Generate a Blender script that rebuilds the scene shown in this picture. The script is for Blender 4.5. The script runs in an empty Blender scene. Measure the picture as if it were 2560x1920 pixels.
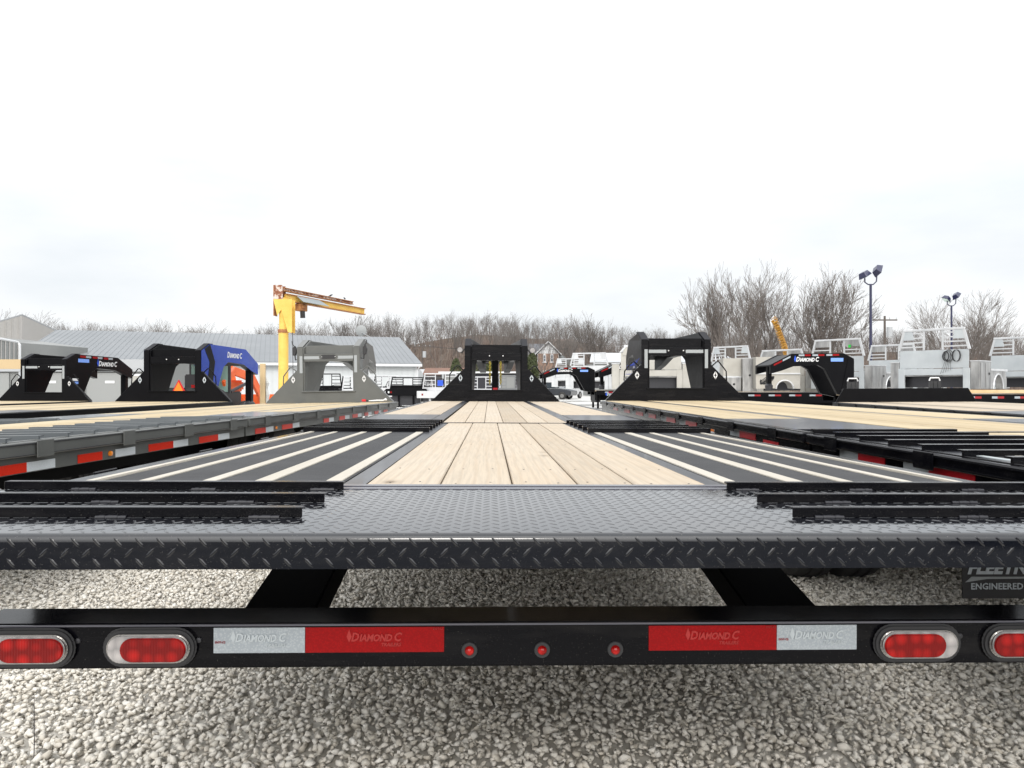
import bpy, bmesh, math, random
import numpy as np
from mathutils import Matrix, Vector
random.seed(7); rng = np.random.default_rng(7)
R = math.radians
S = bpy.context.scene
COL = S.collection

# ---------------------------------------------------------------- camera, sky, sun, exposure
CAMZ = 1.17
F = 1775.0
cam = bpy.data.cameras.new('camera'); co = bpy.data.objects.new('camera', cam); COL.objects.link(co)
co.location = (0, 0, CAMZ); co.rotation_euler = (R(90.16), 0, 0)
cam.sensor_width = 36; cam.lens = 36 * F / 2560; cam.clip_start = 0.05; cam.clip_end = 3000
S.camera = co
SUN_EL, SUN_AZ = 35, 181          # sun stands behind the camera, behind thin cloud
w = bpy.data.worlds.new('World'); S.world = w; w.use_nodes = True
nt = w.node_tree; nt.nodes.clear()
def N(t, **k):
    n = nt.nodes.new(t)
    for a, b in k.items():
        if a[0] == '_': n.inputs[int(a[1:])].default_value = b
        else: setattr(n, a, b)
    return n
L = lambda a, b: nt.links.new(a, b)
out = N('ShaderNodeOutputWorld'); bg = N('ShaderNodeBackground'); bg.inputs[1].default_value = 0.1
sky = N('ShaderNodeTexSky', sky_type='NISHITA', sun_disc=False, sun_elevation=R(SUN_EL), sun_rotation=R(SUN_AZ), air_density=1.0, dust_density=3.0)
tc = N('ShaderNodeTexCoord')
mp = N('ShaderNodeMapping'); mp.inputs['Scale'].default_value = (1.0, 1.0, 3.2)
nz = N('ShaderNodeTexNoise'); nz.inputs['Scale'].default_value = 2.1; nz.inputs['Detail'].default_value = 7; nz.inputs['Roughness'].default_value = .52
cr = N('ShaderNodeValToRGB')
cr.color_ramp.elements[0].position = .27; cr.color_ramp.elements[0].color = (7.5, 7.95, 8.35, 1)
cr.color_ramp.elements[1].position = .58; cr.color_ramp.elements[1].color = (9.6, 9.7, 9.8, 1)
# bright veil of cloud round the sun
dv = N('ShaderNodeVectorMath', operation='DOT_PRODUCT')
sd = Vector((math.sin(R(SUN_AZ)) * math.cos(R(SUN_EL)), math.cos(R(SUN_AZ)) * math.cos(R(SUN_EL)), math.sin(R(SUN_EL))))
dv.inputs[1].default_value = sd
mr = N('ShaderNodeMapRange'); mr.inputs[1].default_value = .62; mr.inputs[2].default_value = 1.0; mr.inputs[3].default_value = 0.0; mr.inputs[4].default_value = 1.0
mr.interpolation_type = 'SMOOTHSTEP'
ad = N('ShaderNodeMix', data_type='RGBA', blend_type='ADD'); ad.inputs['B'].default_value = (12, 11.8, 11.4, 1)
mx = N('ShaderNodeMix', data_type='RGBA'); mx.inputs['Factor'].default_value = .9
# an overcast sky brightens from the horizon towards the zenith all the way round
sx = N('ShaderNodeSeparateXYZ'); ov = N('ShaderNodeMapRange'); ov.inputs[1].default_value = .16; ov.inputs[2].default_value = 1.0; ov.inputs[3].default_value = 1.0; ov.inputs[4].default_value = 2.3
om = N('ShaderNodeVectorMath', operation='SCALE')
L(tc.outputs['Generated'], mp.inputs[0]); L(mp.outputs[0], nz.inputs['Vector']); L(nz.outputs[0], cr.inputs[0])
L(tc.outputs['Generated'], dv.inputs[0]); L(dv.outputs['Value'], mr.inputs[0])
L(mr.outputs[0], ad.inputs['Factor']); L(cr.outputs[0], ad.inputs['A'])
L(tc.outputs['Generated'], sx.inputs[0]); L(sx.outputs['Z'], ov.inputs[0]); L(ad.outputs['Result'], om.inputs[0]); L(ov.outputs[0], om.inputs['Scale'])
L(sky.outputs[0], mx.inputs['A']); L(om.outputs[0], mx.inputs['B']); L(mx.outputs['Result'], bg.inputs[0]); L(bg.outputs[0], out.inputs[0])
sl = bpy.data.lights.new('sun', 'SUN'); sl.energy = .85; sl.angle = R(14); sl.color = (1, .96, .9)
so = bpy.data.objects.new('sun', sl); COL.objects.link(so)
so.rotation_euler = (R(90 - SUN_EL), 0, R(180 - SUN_AZ)); so.location = (10, 30, 40)
S.view_settings.view_transform = 'Standard'; S.view_settings.look = 'None'
S.view_settings.exposure = 0.2; S.view_settings.gamma = 1; S.view_settings.use_curve_mapping = False

# ---------------------------------------------------------------- materials
MATS = {}
def mat(name, col=(.5, .5, .5), rough=.5, metal=0, coat=0, spec=.5, build=None, **kw):
    if name in MATS: return MATS[name]
    m = bpy.data.materials.new(name); m.use_nodes = True; MATS[name] = m
    b = m.node_tree.nodes['Principled BSDF']
    b.inputs['Base Color'].default_value = (*col, 1); b.inputs['Roughness'].default_value = rough
    b.inputs['Metallic'].default_value = metal; b.inputs['Coat Weight'].default_value = coat; b.inputs['Coat Roughness'].default_value = .06
    b.inputs['Specular IOR Level'].default_value = spec
    for k, v in kw.items(): b.inputs[k.replace('_', ' ')].default_value = v
    if build: build(m.node_tree, b)
    return m
def nd(t, ty, **k):
    n = t.nodes.new(ty)
    for a, b in k.items(): setattr(n, a, b)
    return n
def coords(t, scale=(1, 1, 1), kind='Object', rand=False):
    c = nd(t, 'ShaderNodeTexCoord'); m = nd(t, 'ShaderNodeMapping'); m.inputs['Scale'].default_value = scale
    t.links.new(c.outputs[kind], m.inputs[0])
    if rand:
        oi = nd(t, 'ShaderNodeObjectInfo'); mu = nd(t, 'ShaderNodeMath', operation='MULTIPLY'); mu.inputs[1].default_value = 57.3
        cx = nd(t, 'ShaderNodeCombineXYZ'); t.links.new(oi.outputs['Random'], mu.inputs[0])
        for i in (0, 1, 2): t.links.new(mu.outputs[0], cx.inputs[i])
        t.links.new(cx.outputs[0], m.inputs['Location'])
    return m.outputs[0]
def noise(t, vec, scale, detail=4, rough=.5, dist=0):
    n = nd(t, 'ShaderNodeTexNoise'); n.inputs['Scale'].default_value = scale; n.inputs['Detail'].default_value = detail
    n.inputs['Roughness'].default_value = rough; n.inputs['Distortion'].default_value = dist
    t.links.new(vec, n.inputs['Vector']); return n.outputs[0]
def ramp(t, fac, stops):
    r = nd(t, 'ShaderNodeValToRGB'); e = r.color_ramp.elements
    while len(e) < len(stops): e.new(.5)
    for i, (p, c) in enumerate(stops): e[i].position = p; e[i].color = (*c, 1) if len(c) == 3 else c
    t.links.new(fac, r.inputs[0]); return r.outputs[0]
def bump(t, b, h, strength=.3, dist=.01):
    n = nd(t, 'ShaderNodeBump'); n.inputs['Strength'].default_value = strength; n.inputs['Distance'].default_value = dist
    t.links.new(h, n.inputs['Height']); t.links.new(n.outputs[0], b.inputs['Normal']); return n
def mixc(t, fac, a, b, mode='MIX'):
    m = nd(t, 'ShaderNodeMix', data_type='RGBA', blend_type=mode)
    for s, v in (('Factor', fac), ('A', a), ('B', b)):
        if isinstance(v, (int, float)): m.inputs[s].default_value = v
        elif isinstance(v, tuple): m.inputs[s].default_value = (*v, 1)
        else: t.links.new(v, m.inputs[s])
    return m.outputs['Result']
def varied(c1, c2, scale=3, rough=(.3, .5), bumps=0, sc3=(1, 1, 1), detail=6, bscale=None):
    def f(t, b):
        v = coords(t, sc3); n = noise(t, v, scale, detail, .6)
        t.links.new(ramp(t, n, [(.3, c1), (.7, c2)]), b.inputs['Base Color'])
        r = nd(t, 'ShaderNodeMapRange'); r.inputs[3].default_value = rough[0]; r.inputs[4].default_value = rough[1]
        n2 = noise(t, v, scale * 3.3, 5, .6); t.links.new(n2, r.inputs[0]); t.links.new(r.outputs[0], b.inputs['Roughness'])
        if bumps: bump(t, b, noise(t, v, bscale or scale * 20, 4, .6), bumps, .004)
    return f
def wood_nodes(light, dark, yell):
    def f(t, b):
        v = coords(t, (1, .09, 1), rand=True)
        g = nd(t, 'ShaderNodeTexWave', wave_type='BANDS', bands_direction='X'); g.inputs['Scale'].default_value = 9
        g.inputs['Distortion'].default_value = 7; g.inputs['Detail'].default_value = 3; g.inputs['Detail Scale'].default_value = .9
        t.links.new(v, g.inputs['Vector'])
        v2 = coords(t, (1, .03, 1), rand=True)
        fine = noise(t, v2, 130, 3, .6)
        big = noise(t, coords(t, (1, .5, 1), rand=True), 1.3, 3, .5)
        base = ramp(t, big, [(.3, light), (.72, yell)])
        c = mixc(t, ramp(t, g.outputs[0], [(.0, (0, 0, 0)), (.62, (0, 0, 0)), (.97, (.24, .24, .24))]), base, dark)
        c = mixc(t, ramp(t, fine, [(.42, (0, 0, 0)), (.72, (.7, .7, .7))]), c, tuple(x * .70 for x in light))
        vo = nd(t, 'ShaderNodeTexVoronoi'); vo.inputs['Scale'].default_value = 3.3; t.links.new(coords(t, (1, .55, 1), rand=True), vo.inputs['Vector'])
        c = mixc(t, ramp(t, vo.outputs['Distance'], [(.03, (.8, .8, .8)), (.06, (.25, .25, .25)), (.12, (0, 0, 0))]), c, tuple(x * .45 for x in dark))
        stain = noise(t, coords(t, (1, .6, 1)), 2.6, 7, .7)
        c = mixc(t, ramp(t, stain, [(.52, (0, 0, 0)), (.78, (.45, .45, .45))]), c, tuple(x * .62 for x in light))
        oi = nd(t, 'ShaderNodeObjectInfo')
        c = mixc(t, 1.0, c, ramp(t, oi.outputs['Random'], [(0, (.80, .77, .72)), (.5, (.96, .94, .90)), (1, (1, 1, 1))]), 'MULTIPLY')
        t.links.new(c, b.inputs['Base Color']); bump(t, b, fine, .25, .0015)
    return f
WOODW = mat('pale_deck_wood', rough=.7, build=wood_nodes((.45, .39, .315), (.31, .22, .14), (.43, .35, .26)))
WOODY = mat('yellow_deck_wood', rough=.7, build=wood_nodes((.47, .39, .255), (.34, .24, .125), (.45, .355, .215)))
def dusty(c1, c2, scale, rough, dust=.5, bs=90, bstr=.03):
    base = varied(c1, c2, scale, rough, bstr, bscale=bs)
    def f(t, b):
        base(t, b); v = coords(t)
        src = b.inputs['Base Color'].links[0].from_socket
        specks = ramp(t, noise(t, v, 310, 2, .5), [(.66, (0, 0, 0)), (.76, (dust, dust, dust))])
        smear = ramp(t, noise(t, coords(t, (.35, 1, 2.2)), 7, 7, .68), [(.50, (0, 0, 0)), (.80, (dust * .16,) * 3)])
        c = mixc(t, specks, src, (.10, .095, .085)); c = mixc(t, smear, c, (.16, .15, .14))
        t.links.new(c, b.inputs['Base Color'])
        rs = b.inputs['Roughness'].links[0].from_socket
        ml = nd(t, 'ShaderNodeMath', operation='MULTIPLY_ADD'); ml.inputs[1].default_value = .9; t.links.new(smear, ml.inputs[0]); t.links.new(rs, ml.inputs[2]); t.links.new(ml.outputs[0], b.inputs['Roughness'])
    return f
BLACK = mat('black_paint', rough=.2, spec=.14, build=dusty((.002, .002, .003), (.0035, .0035, .005), 4, (.13, .24), .45))
BLACKM = mat('black_satin_paint', rough=.5, spec=.1, build=varied((.002, .002, .003), (.004, .004, .005), 3, (.3, .45), .03, bscale=60))
TREAD = mat('black_tread_paint', rough=.12, spec=.5, coat=.4, build=dusty((.003, .0035, .006), (.005, .006, .009), 7, (.05, .13), .5, 160))
BLACKC = mat('black_cap_paint', (.012, .012, .015), .55, spec=.12)
GREY = mat('grey_paint', rough=.35, coat=.2, build=varied((.078, .081, .077), (.10, .103, .097), 3, (.3, .45), .05, bscale=60))
GREYD = mat('grey_deck_paint', rough=.42, coat=.1, build=varied((.07, .078, .085), (.10, .11, .115), 3, (.35, .5), .1, bscale=90))
BLUE = mat('blue_paint', rough=.22, coat=.2, build=varied((.012, .045, .30), (.018, .06, .38), 2, (.18, .3), 0))
def plate_nodes(base1, base2):
    def f(t, b):
        v = coords(t); n = noise(t, v, 3, 4)
        t.links.new(ramp(t, n, [(.3, base1), (.7, base2)]), b.inputs['Base Color'])
        w1 = nd(t, 'ShaderNodeTexVoronoi'); w1.inputs['Scale'].default_value = 28; w1.inputs['Randomness'].default_value = .15
        t.links.new(coords(t, (1.0, .55, .1)), w1.inputs['Vector'])
        bump(t, b, ramp(t, w1.outputs['Distance'], [(.15, (1, 1, 1)), (.4, (0, 0, 0))]), .5, .004)
    return f
PLATE = mat('far_tread_plate', rough=.32, coat=.2, build=plate_nodes((.012, .013, .018), (.022, .023, .03)))
PLATEG = mat('grey_tread_plate', rough=.32, coat=.2, build=plate_nodes((.08, .09, .10), (.10, .11, .12)))
def rubber_nodes(t, b):
    v = coords(t); n = noise(t, v, 4, 6, .6); n2 = noise(t, coords(t, (.15, 1, 1)), 60, 3, .6)
    c = ramp(t, n, [(.3, (.028, .028, .030)), (.75, (.046, .046, .048))])
    c = mixc(t, ramp(t, n2, [(.5, (0, 0, 0)), (.8, (.5, .5, .5))]), c, (.065, .065, .068))
    t.links.new(c, b.inputs['Base Color']); bump(t, b, noise(t, v, 220, 3, .7), .6, .003)
RUBBER = mat('ramp_traction_mat', rough=.75, spec=.3, build=rubber_nodes)
SLATW = mat('weathered_wood_strip', rough=.75, build=varied((.37, .34, .285), (.46, .425, .37), 9, (.6, .8), .5, (1, .1, 1), bscale=120))
TYRE = mat('tyre_rubber', rough=.8, build=varied((.018, .018, .018), (.032, .031, .03), 6, (.7, .9), .2))
def tape(c, c2):
    def f(t, b):
        vo = nd(t, 'ShaderNodeTexVoronoi'); vo.inputs['Scale'].default_value = 260; t.links.new(coords(t), vo.inputs['Vector'])
        t.links.new(mixc(t, ramp(t, vo.outputs['Distance'], [(.1, (0, 0, 0)), (.6, (1, 1, 1))]), c, c2), b.inputs['Base Color'])
    return f
TAPER = mat('red_reflective_tape', rough=.3, spec=.2, build=tape((.29, .003, .004), (.22, .002, .003)))
TAPERS = mat('orange_red_side_tape', rough=.3, spec=.3, build=tape((.66, .035, .012), (.52, .02, .008)))
TAPERD = mat('dark_red_reflective_tape', rough=.3, coat=.3, build=tape((.32, .006, .012), (.24, .004, .008)))
TAPEW = mat('white_reflective_tape', rough=.35, coat=.2, build=tape((.36, .39, .41), (.27, .30, .325)))
TAPEG = mat('grey_reflective_tape', rough=.45, build=tape((.34, .36, .37), (.28, .30, .31)))
def lens_nodes(c1, c2):
    def f(t, b):
        vo = nd(t, 'ShaderNodeTexVoronoi'); vo.inputs['Scale'].default_value = 38; vo.inputs['Randomness'].default_value = .35; t.links.new(coords(t), vo.inputs['Vector'])
        t.links.new(ramp(t, vo.outputs['Distance'], [(.05, c1), (.6, c2)]), b.inputs['Base Color'])
        w_ = nd(t, 'ShaderNodeTexWave'); w_.inputs['Scale'].default_value = 60; t.links.new(coords(t), w_.inputs['Vector']); bump(t, b, w_.outputs[0], .25, .002)
    return f
LENSR = mat('red_lens', rough=.18, spec=.3, build=lens_nodes((.48, .010, .008), (.16, .002, .002)))
LENSC = mat('clear_lens', rough=.12, coat=.8, build=lens_nodes((.46, .43, .42), (.24, .23, .23)))
AMBER = mat('amber_lens', (.75, .22, .01), .2, coat=.5)
CHROME = mat('polished_trim', (.40, .39, .38), .22, 1)
WHITE = mat('white_powder_coat', rough=.35, coat=.2, build=varied((.46, .47, .48), (.53, .53, .54), 2, (.3, .45)))
LETTER = mat('white_lettering', (.66, .66, .66), .4)
LETTERG = mat('grey_lettering', (.46, .50, .53), .4)
LETTERB = mat('light_blue_lettering', (.16, .30, .72), .4)
BADGEB = mat('blue_badge', (.01, .07, .50), .4)
LETTERR = mat('faded_lettering', (.33, .02, .018), .3)  # lettering printed a slightly paler red than the tape
ALU = mat('brushed_alu_painted_reflections', (.6, .6, .6), .38, .8, build=varied((.16, .16, .165), (.56, .56, .55), 2.6, (.22, .45), .05, (1, 1, .25), bscale=200))  # streaks in the base colour imitate reflections on the plain metal
ALUW = mat('bright_aluminium', rough=.45, metal=.35, build=varied((.46, .47, .48), (.60, .61, .62), 2, (.38, .5)))
ALUC = mat('cream_aluminium', rough=.5, metal=.15, build=varied((.34, .325, .29), (.42, .405, .37), 2, (.4, .55)))
GALV = mat('galvanised_steel', rough=.4, metal=.4, build=varied((.42, .45, .47), (.52, .55, .56), 1.4, (.35, .5)))
STEEL = mat('dark_steel', (.05, .05, .055), .4, .6)
WELD = mat('painted_weld_bead', (.012, .012, .016), .3, spec=.4)
YEL = mat('yellow_crane_paint', rough=.5, build=varied((.62, .37, .06), (.78, .52, .12), 1.7, (.4, .6), .1))
def rusty(t, b):
    v = coords(t); n = noise(t, v, 5.5, 8, .7)
    t.links.new(ramp(t, n, [(.40, (.17, .055, .025)), (.50, (.25, .09, .04)), (.54, (.52, .45, .40)), (.7, (.60, .52, .47))]), b.inputs['Base Color'])
RUST = mat('rusty_crane_paint', rough=.75, build=rusty)
RUSTY = mat('yellow_rust_edge', rough=.75, build=varied((.20, .06, .03), (.42, .20, .06), 6, (.6, .8), .2))
ORANGE = mat('orange_machine_paint', rough=.35, coat=.3, build=varied((.70, .10, .02), (.78, .14, .03), 3, (.3, .45)))
SMV = mat('orange_warning_triangle', (.85, .20, .01), .5)
GLASS = mat('green_cab_glass', (.22, .34, .30), .08, coat=.6)
GLASSD = mat('dark_window_glass', (.04, .05, .06), .08, coat=.6)
CHAINY = mat('yellow_chain', (.42, .33, .03), .4, .5)
ARCT = mat('orange_bark_boom', rough=.5, build=varied((.22, .10, .015), (.52, .27, .03), 9, (.4, .6), .2))
def siding(c1, c2):
    return varied(c1, c2, .25, (.45, .6), .02)
WALLW = mat('white_metal_siding', rough=.5, build=siding((.47, .49, .50), (.54, .56, .565)))
WALLB = mat('beige_metal_siding', rough=.5, build=siding((.40, .385, .36), (.45, .43, .41)))
WALLG = mat('grey_metal_siding', rough=.5, build=siding((.19, .195, .19), (.23, .235, .23)))
ROOFG = mat('grey_metal_roof', rough=.7, spec=.2, build=siding((.165, .175, .185), (.20, .21, .22)))
TRIMW = mat('white_trim', (.58, .59, .60), .5)
TRIMG = mat('grey_trim', (.35, .36, .37), .5)
def brick_nodes(t, b):
    n = nd(t, 'ShaderNodeTexBrick'); n.inputs['Scale'].default_value = 4; n.inputs['Color1'].default_value = (.36, .12, .06, 1)
    n.inputs['Color2'].default_value = (.29, .095, .05, 1); n.inputs['Mortar'].default_value = (.30, .2, .15, 1)
    t.links.new(coords(t, (1, 1, 1)), n.inputs['Vector']); t.links.new(n.outputs[0], b.inputs['Base Color'])
BRICK = mat('red_brick', rough=.85, build=brick_nodes)
SHING = mat('grey_shingles', rough=.85, build=varied((.12, .125, .14), (.17, .175, .19), 1.2, (.8, .9)))
SHINGB = mat('brown_shingles', rough=.85, build=varied((.14, .075, .055), (.19, .11, .08), 1.2, (.8, .9)))
BARK = mat('grey_bark', rough=.95, spec=.1, build=varied((.13, .112, .10), (.21, .185, .17), 4, (.8, .95)))
BARKF = mat('distant_bark', rough=.95, spec=.1, build=varied((.118, .104, .096), (.22, .203, .19), .12, (.9, .95)))
EVERG = mat('evergreen_foliage', rough=.8, build=varied((.04, .052, .022), (.085, .10, .04), 2.5, (.7, .9)))
SKIN = mat('skin', (.5, .32, .24), .6)
CLOTH = mat('dark_work_clothes', rough=.9, build=varied((.03, .035, .03), (.08, .085, .07), 9, (.8, .9)))
CAP = mat('black_cap', (.015, .015, .018), .8)
PLASTIC = mat('black_plastic', (.02, .02, .022), .5)
SIGNR = mat('red_sign', (.52, .012, .02), .4)
TIMBER = mat('raw_timber', rough=.8, build=varied((.50, .36, .19), (.62, .47, .28), 3, (.7, .85), .3, (1, 1, .1)))
WRAP = mat('shrink_wrap', (.5, .5, .48), .3)
CABLE = mat('blue_cable', (.02, .06, .45), .4)
NAVY = mat('navy_paint', (.012, .014, .05), .35, coat=.3)

# ---------------------------------------------------------------- mesh helpers
class MB:
    def __init__(s): s.v = []; s.f = []; s.T = None
    def add(s, vs, fs):
        o = len(s.v)
        if s.T is not None: vs = [tuple(s.T @ Vector(p)) for p in vs]
        s.v += [tuple(p) for p in vs]; s.f += [tuple(i + o for i in f) for f in fs]; return s
    def hexa(s, p): return s.add(p, [(0, 3, 2, 1), (4, 5, 6, 7), (0, 1, 5, 4), (1, 2, 6, 5), (2, 3, 7, 6), (3, 0, 4, 7)])
    def box(s, x0, x1, y0, y1, z0, z1):
        return s.hexa([(x0, y0, z0), (x1, y0, z0), (x1, y1, z0), (x0, y1, z0), (x0, y0, z1), (x1, y0, z1), (x1, y1, z1), (x0, y1, z1)])
    def slab(s, x0, x1, y0, y1, th, zf, up=0):
        a, b = zf(y0) + up, zf(y1) + up
        return s.hexa([(x0, y0, a - th), (x1, y0, a - th), (x1, y1, b - th), (x0, y1, b - th), (x0, y0, a), (x1, y0, a), (x1, y1, b), (x0, y1, b)])
    def prism(s, poly, ax, a, b):
        def P(u, v, w_): return {'x': (w_, u, v), 'y': (u, w_, v), 'z': (u, v, w_)}[ax]
        n = len(poly)
        return s.add([P(u, v, a) for u, v in poly] + [P(u, v, b) for u, v in poly],
                     [tuple(range(n))[::-1], tuple(range(n, 2 * n))] + [(i, (i + 1) % n, (i + 1) % n + n, i + n) for i in range(n)])
    def tube(s, pts, r, n=8, closed=False):
        pts = [Vector(p) for p in pts]; rs = r if isinstance(r, (list, tuple)) else [r] * len(pts)
        vs = []; m = len(pts); prev = None
        for i, p in enumerate(pts):
            if closed: t = pts[(i + 1) % m] - pts[i - 1]
            else: t = pts[min(i + 1, m - 1)] - pts[max(i - 1, 0)]
            t.normalize()
            up = Vector((0, 0, 1)) if abs(t.z) < .93 else Vector((1, 0, 0))
            if prev is not None: up = prev
            a = t.cross(up)
            if a.length < 1e-4: a = t.cross(Vector((.3, 1, .2)))
            a.normalize(); b = a.cross(t).normalized(); prev = b
            for k in range(n):
                an = 2 * math.pi * k / n; vs.append(p + a * (rs[i] * math.cos(an)) + b * (rs[i] * math.sin(an)))
        fs = []
        for i in range(m if closed else m - 1):
            j = (i + 1) % m
            for k in range(n): fs.append((i * n + k, i * n + (k + 1) % n, j * n + (k + 1) % n, j * n + k))
        if not closed: fs += [tuple(range(n))[::-1], tuple((m - 1) * n + k for k in range(n))]
        return s.add(vs, fs)
    def cyl(s, p, q, r0, r1=None, n=16): return s.tube([p, q], [r0, r0 if r1 is None else r1], n)
    def lathe(s, prof, c, ax='x', n=28):
        c = Vector(c); vs = []; m = len(prof)
        for k in range(n):
            an = 2 * math.pi * k / n; cs, sn = math.cos(an), math.sin(an)
            for (a, r) in prof:
                vs.append(c + (Vector((a, r * cs, r * sn)) if ax == 'x' else Vector((r * cs, a, r * sn)) if ax == 'y' else Vector((r * cs, r * sn, a))))
        fs = [(k * m + i, k * m + i + 1, ((k + 1) % n) * m + i + 1, ((k + 1) % n) * m + i) for k in range(n) for i in range(m - 1)]
        return s.add(vs, fs)
    def build(s, name, m=None, parent=None, bevel=0, smooth=0, seg=2):
        me = bpy.data.meshes.new(name); me.from_pydata(s.v, [], s.f)
        bm = bmesh.new(); bm.from_mesh(me)
        bmesh.ops.recalc_face_normals(bm, faces=bm.faces[:])
        if bevel: bmesh.ops.bevel(bm, geom=bm.edges[:], offset=bevel, segments=seg, affect='EDGES', clamp_overlap=True)
        bm.to_mesh(me); bm.free()
        if m: me.materials.append(m)
        if smooth:
            me.polygons.foreach_set('use_smooth', [True] * len(me.polygons)); me.set_sharp_from_angle(angle=R(smooth))
        o = bpy.data.objects.new(name, me); COL.objects.link(o)
        if parent: o.parent = parent
        return o
def tag(o, label=None, cat=None, group=None, kind=None):
    if label: o['label'] = label
    if cat: o['category'] = cat
    if group: o['group'] = group
    if kind: o['kind'] = kind
    return o
def thing(name, label, cat, loc=(0, 0, 0), rz=0, group=None, roll=0):
    o = bpy.data.objects.new(name, None); COL.objects.link(o); o.empty_display_size = .3
    o.matrix_world = Matrix.Translation(loc) @ Matrix.Rotation(rz, 4, 'Z') @ Matrix.Rotation(roll, 4, 'Y')
    return tag(o, label, cat, group)
def numpy_mesh(name, V, Fq, m, parent=None, nside=3, tone=None):
    me = bpy.data.meshes.new(name); me.vertices.add(len(V)); me.vertices.foreach_set('co', V.astype(np.float32).ravel())
    nf = len(Fq); me.loops.add(nf * nside); me.loops.foreach_set('vertex_index', Fq.astype(np.int32).ravel())
    me.polygons.add(nf); me.polygons.foreach_set('loop_start', np.arange(nf, dtype=np.int32) * nside)
    me.update(calc_edges=True)
    if tone is not None:
        a = me.attributes.new('tone', 'FLOAT', 'POINT'); a.data.foreach_set('value', tone.astype(np.float32))
    me.materials.append(m); o = bpy.data.objects.new(name, me); COL.objects.link(o)
    if parent: o.parent = parent
    return o
def X(px, Y): return (px - 1280) / F * Y              # where a bearing in the photograph lies at distance Y
def Z(py, Y): return CAMZ - (py - 965) / F * Y
def text_mesh(body, size, offset=0.0, shear=0.0, space=1.0, extrude=.001):
    c = bpy.data.curves.new('t', 'FONT'); c.body = body; c.size = size; c.extrude = extrude; c.shear = shear; c.offset = offset; c.space_character = space
    c.resolution_u = 2
    o = bpy.data.objects.new('t', c); COL.objects.link(o)
    dg = bpy.context.evaluated_depsgraph_get(); me = bpy.data.meshes.new_from_object(o.evaluated_get(dg))
    vs = [tuple(v.co) for v in me.vertices]; fs = [tuple(p.vertices) for p in me.polygons]
    bpy.data.objects.remove(o); bpy.data.curves.remove(c); bpy.data.meshes.remove(me)
    return vs, fs
_logo = None
def logo():
    """small-caps wordmark, unit cap height, lying in the xy plane"""
    global _logo
    if _logo is None:
        V, Fa = [], []; x = 0
        for body, s, sp in (('D', 1.4, 0), ('IAMOND', 1.12, .28), ('C', 1.4, 0)):
            v, f = text_mesh(body, s, .035, .25, .96)
            x0 = min(p[0] for p in v); wd = max(p[0] for p in v) - x0
            o = len(V); V += [((p[0] - x0 + x) * .86, p[1], p[2]) for p in v]; Fa += [tuple(i + o for i in q) for q in f]
            x += wd + (.30 if body == 'IAMOND' else .03)
        _logo = (V, Fa, x * .86)
    return _logo
def put_text(vs, fs, name, m, parent, origin, ux, uy, scale):
    ux = Vector(ux).normalized(); uy = Vector(uy).normalized(); un = ux.cross(uy); o = Vector(origin)
    b = MB(); b.add([tuple(o + ux * (p[0] * scale) + uy * (p[1] * scale) + un * (p[2])) for p in vs], fs)
    me = bpy.data.meshes.new(name); me.from_pydata(b.v, [], b.f); me.materials.append(m)
    ob = bpy.data.objects.new(name, me); COL.objects.link(ob); ob.parent = parent; return ob
def put_logo(parent, origin, ux, uy, h, m=LETTER, badge=BADGEB):
    v, f, wd = logo(); put_text(v, f, 'lettering', m, parent, origin, ux, uy, h)
    if badge:
        d = [(-.55, .5), (-.25, -.15), (.05, .5), (-.25, 1.35)]
        vs = [(a, b, 0) for a, b in d] + [(a, b, .002) for a, b in d]
        put_text(vs, [(3, 2, 1, 0), (4, 5, 6, 7), (0, 1, 5, 4), (1, 2, 6, 5), (2, 3, 7, 6), (3, 0, 4, 7)], 'emblem', badge, parent, origin, ux, uy, h)

# ---------------------------------------------------------------- ground
def gravel_nodes(t, b):
    v = coords(t, kind='Object')
    vo = nd(t, 'ShaderNodeTexVoronoi'); vo.inputs['Scale'].default_value = 34; t.links.new(v, vo.inputs['Vector'])
    c = ramp(t, vo.outputs['Color'], [(.2, (.34, .315, .28)), (.8, (.52, .50, .46))])
    c = mixc(t, ramp(t, vo.outputs['Distance'], [(.3, (0, 0, 0)), (.75, (1, 1, 1))]), c, (.42, .395, .35))
    c = mixc(t, ramp(t, noise(t, v, .35, 4), [(.35, (0, 0, 0)), (.7, (.5, .5, .5))]), c, (.40, .385, .36))
    t.links.new(c, b.inputs['Base Color']); bump(t, b, vo.outputs['Distance'], -.8, .012)
GRAVEL = mat('limestone_gravel', rough=.9, build=gravel_nodes)
def stone_nodes(t, b):
    a = nd(t, 'ShaderNodeAttribute', attribute_name='tone'); v = coords(t)
    c = ramp(t, a.outputs['Fac'], [(0, (.48, .44, .375)), (.2, (.56, .525, .465)), (.7, (.63, .60, .545)), (1, (.72, .695, .645))])
    c = mixc(t, ramp(t, noise(t, v, 60, 4, .6), [(.35, (0, 0, 0)), (.8, (.35, .35, .35))]), c, (.42, .385, .32))
    c = mixc(t, ramp(t, noise(t, v, 1.1, 3), [(.4, (0, 0, 0)), (.75, (.32, .32, .32))]), c, (.57, .545, .50))
    t.links.new(c, b.inputs['Base Color']); bump(t, b, noise(t, v, 260, 3, .6), .25, .002)
STONE = mat('limestone_chips', rough=.85, spec=.3, build=stone_nodes)
g = MB(); g.add([(-900, -60, 0), (900, -60, 0), (900, 1500, 0), (-900, 1500, 0)], [(0, 1, 2, 3)])
tag(g.build('ground', GRAVEL), kind='structure')
def dark_ground(t, b):
    v = coords(t); t.links.new(ramp(t, noise(t, v, 60, 4, .7), [(.3, (.035, .035, .036)), (.7, (.065, .063, .06))]), b.inputs['Base Color']); bump(t, b, noise(t, v, 200, 3), .4, .004)
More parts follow.
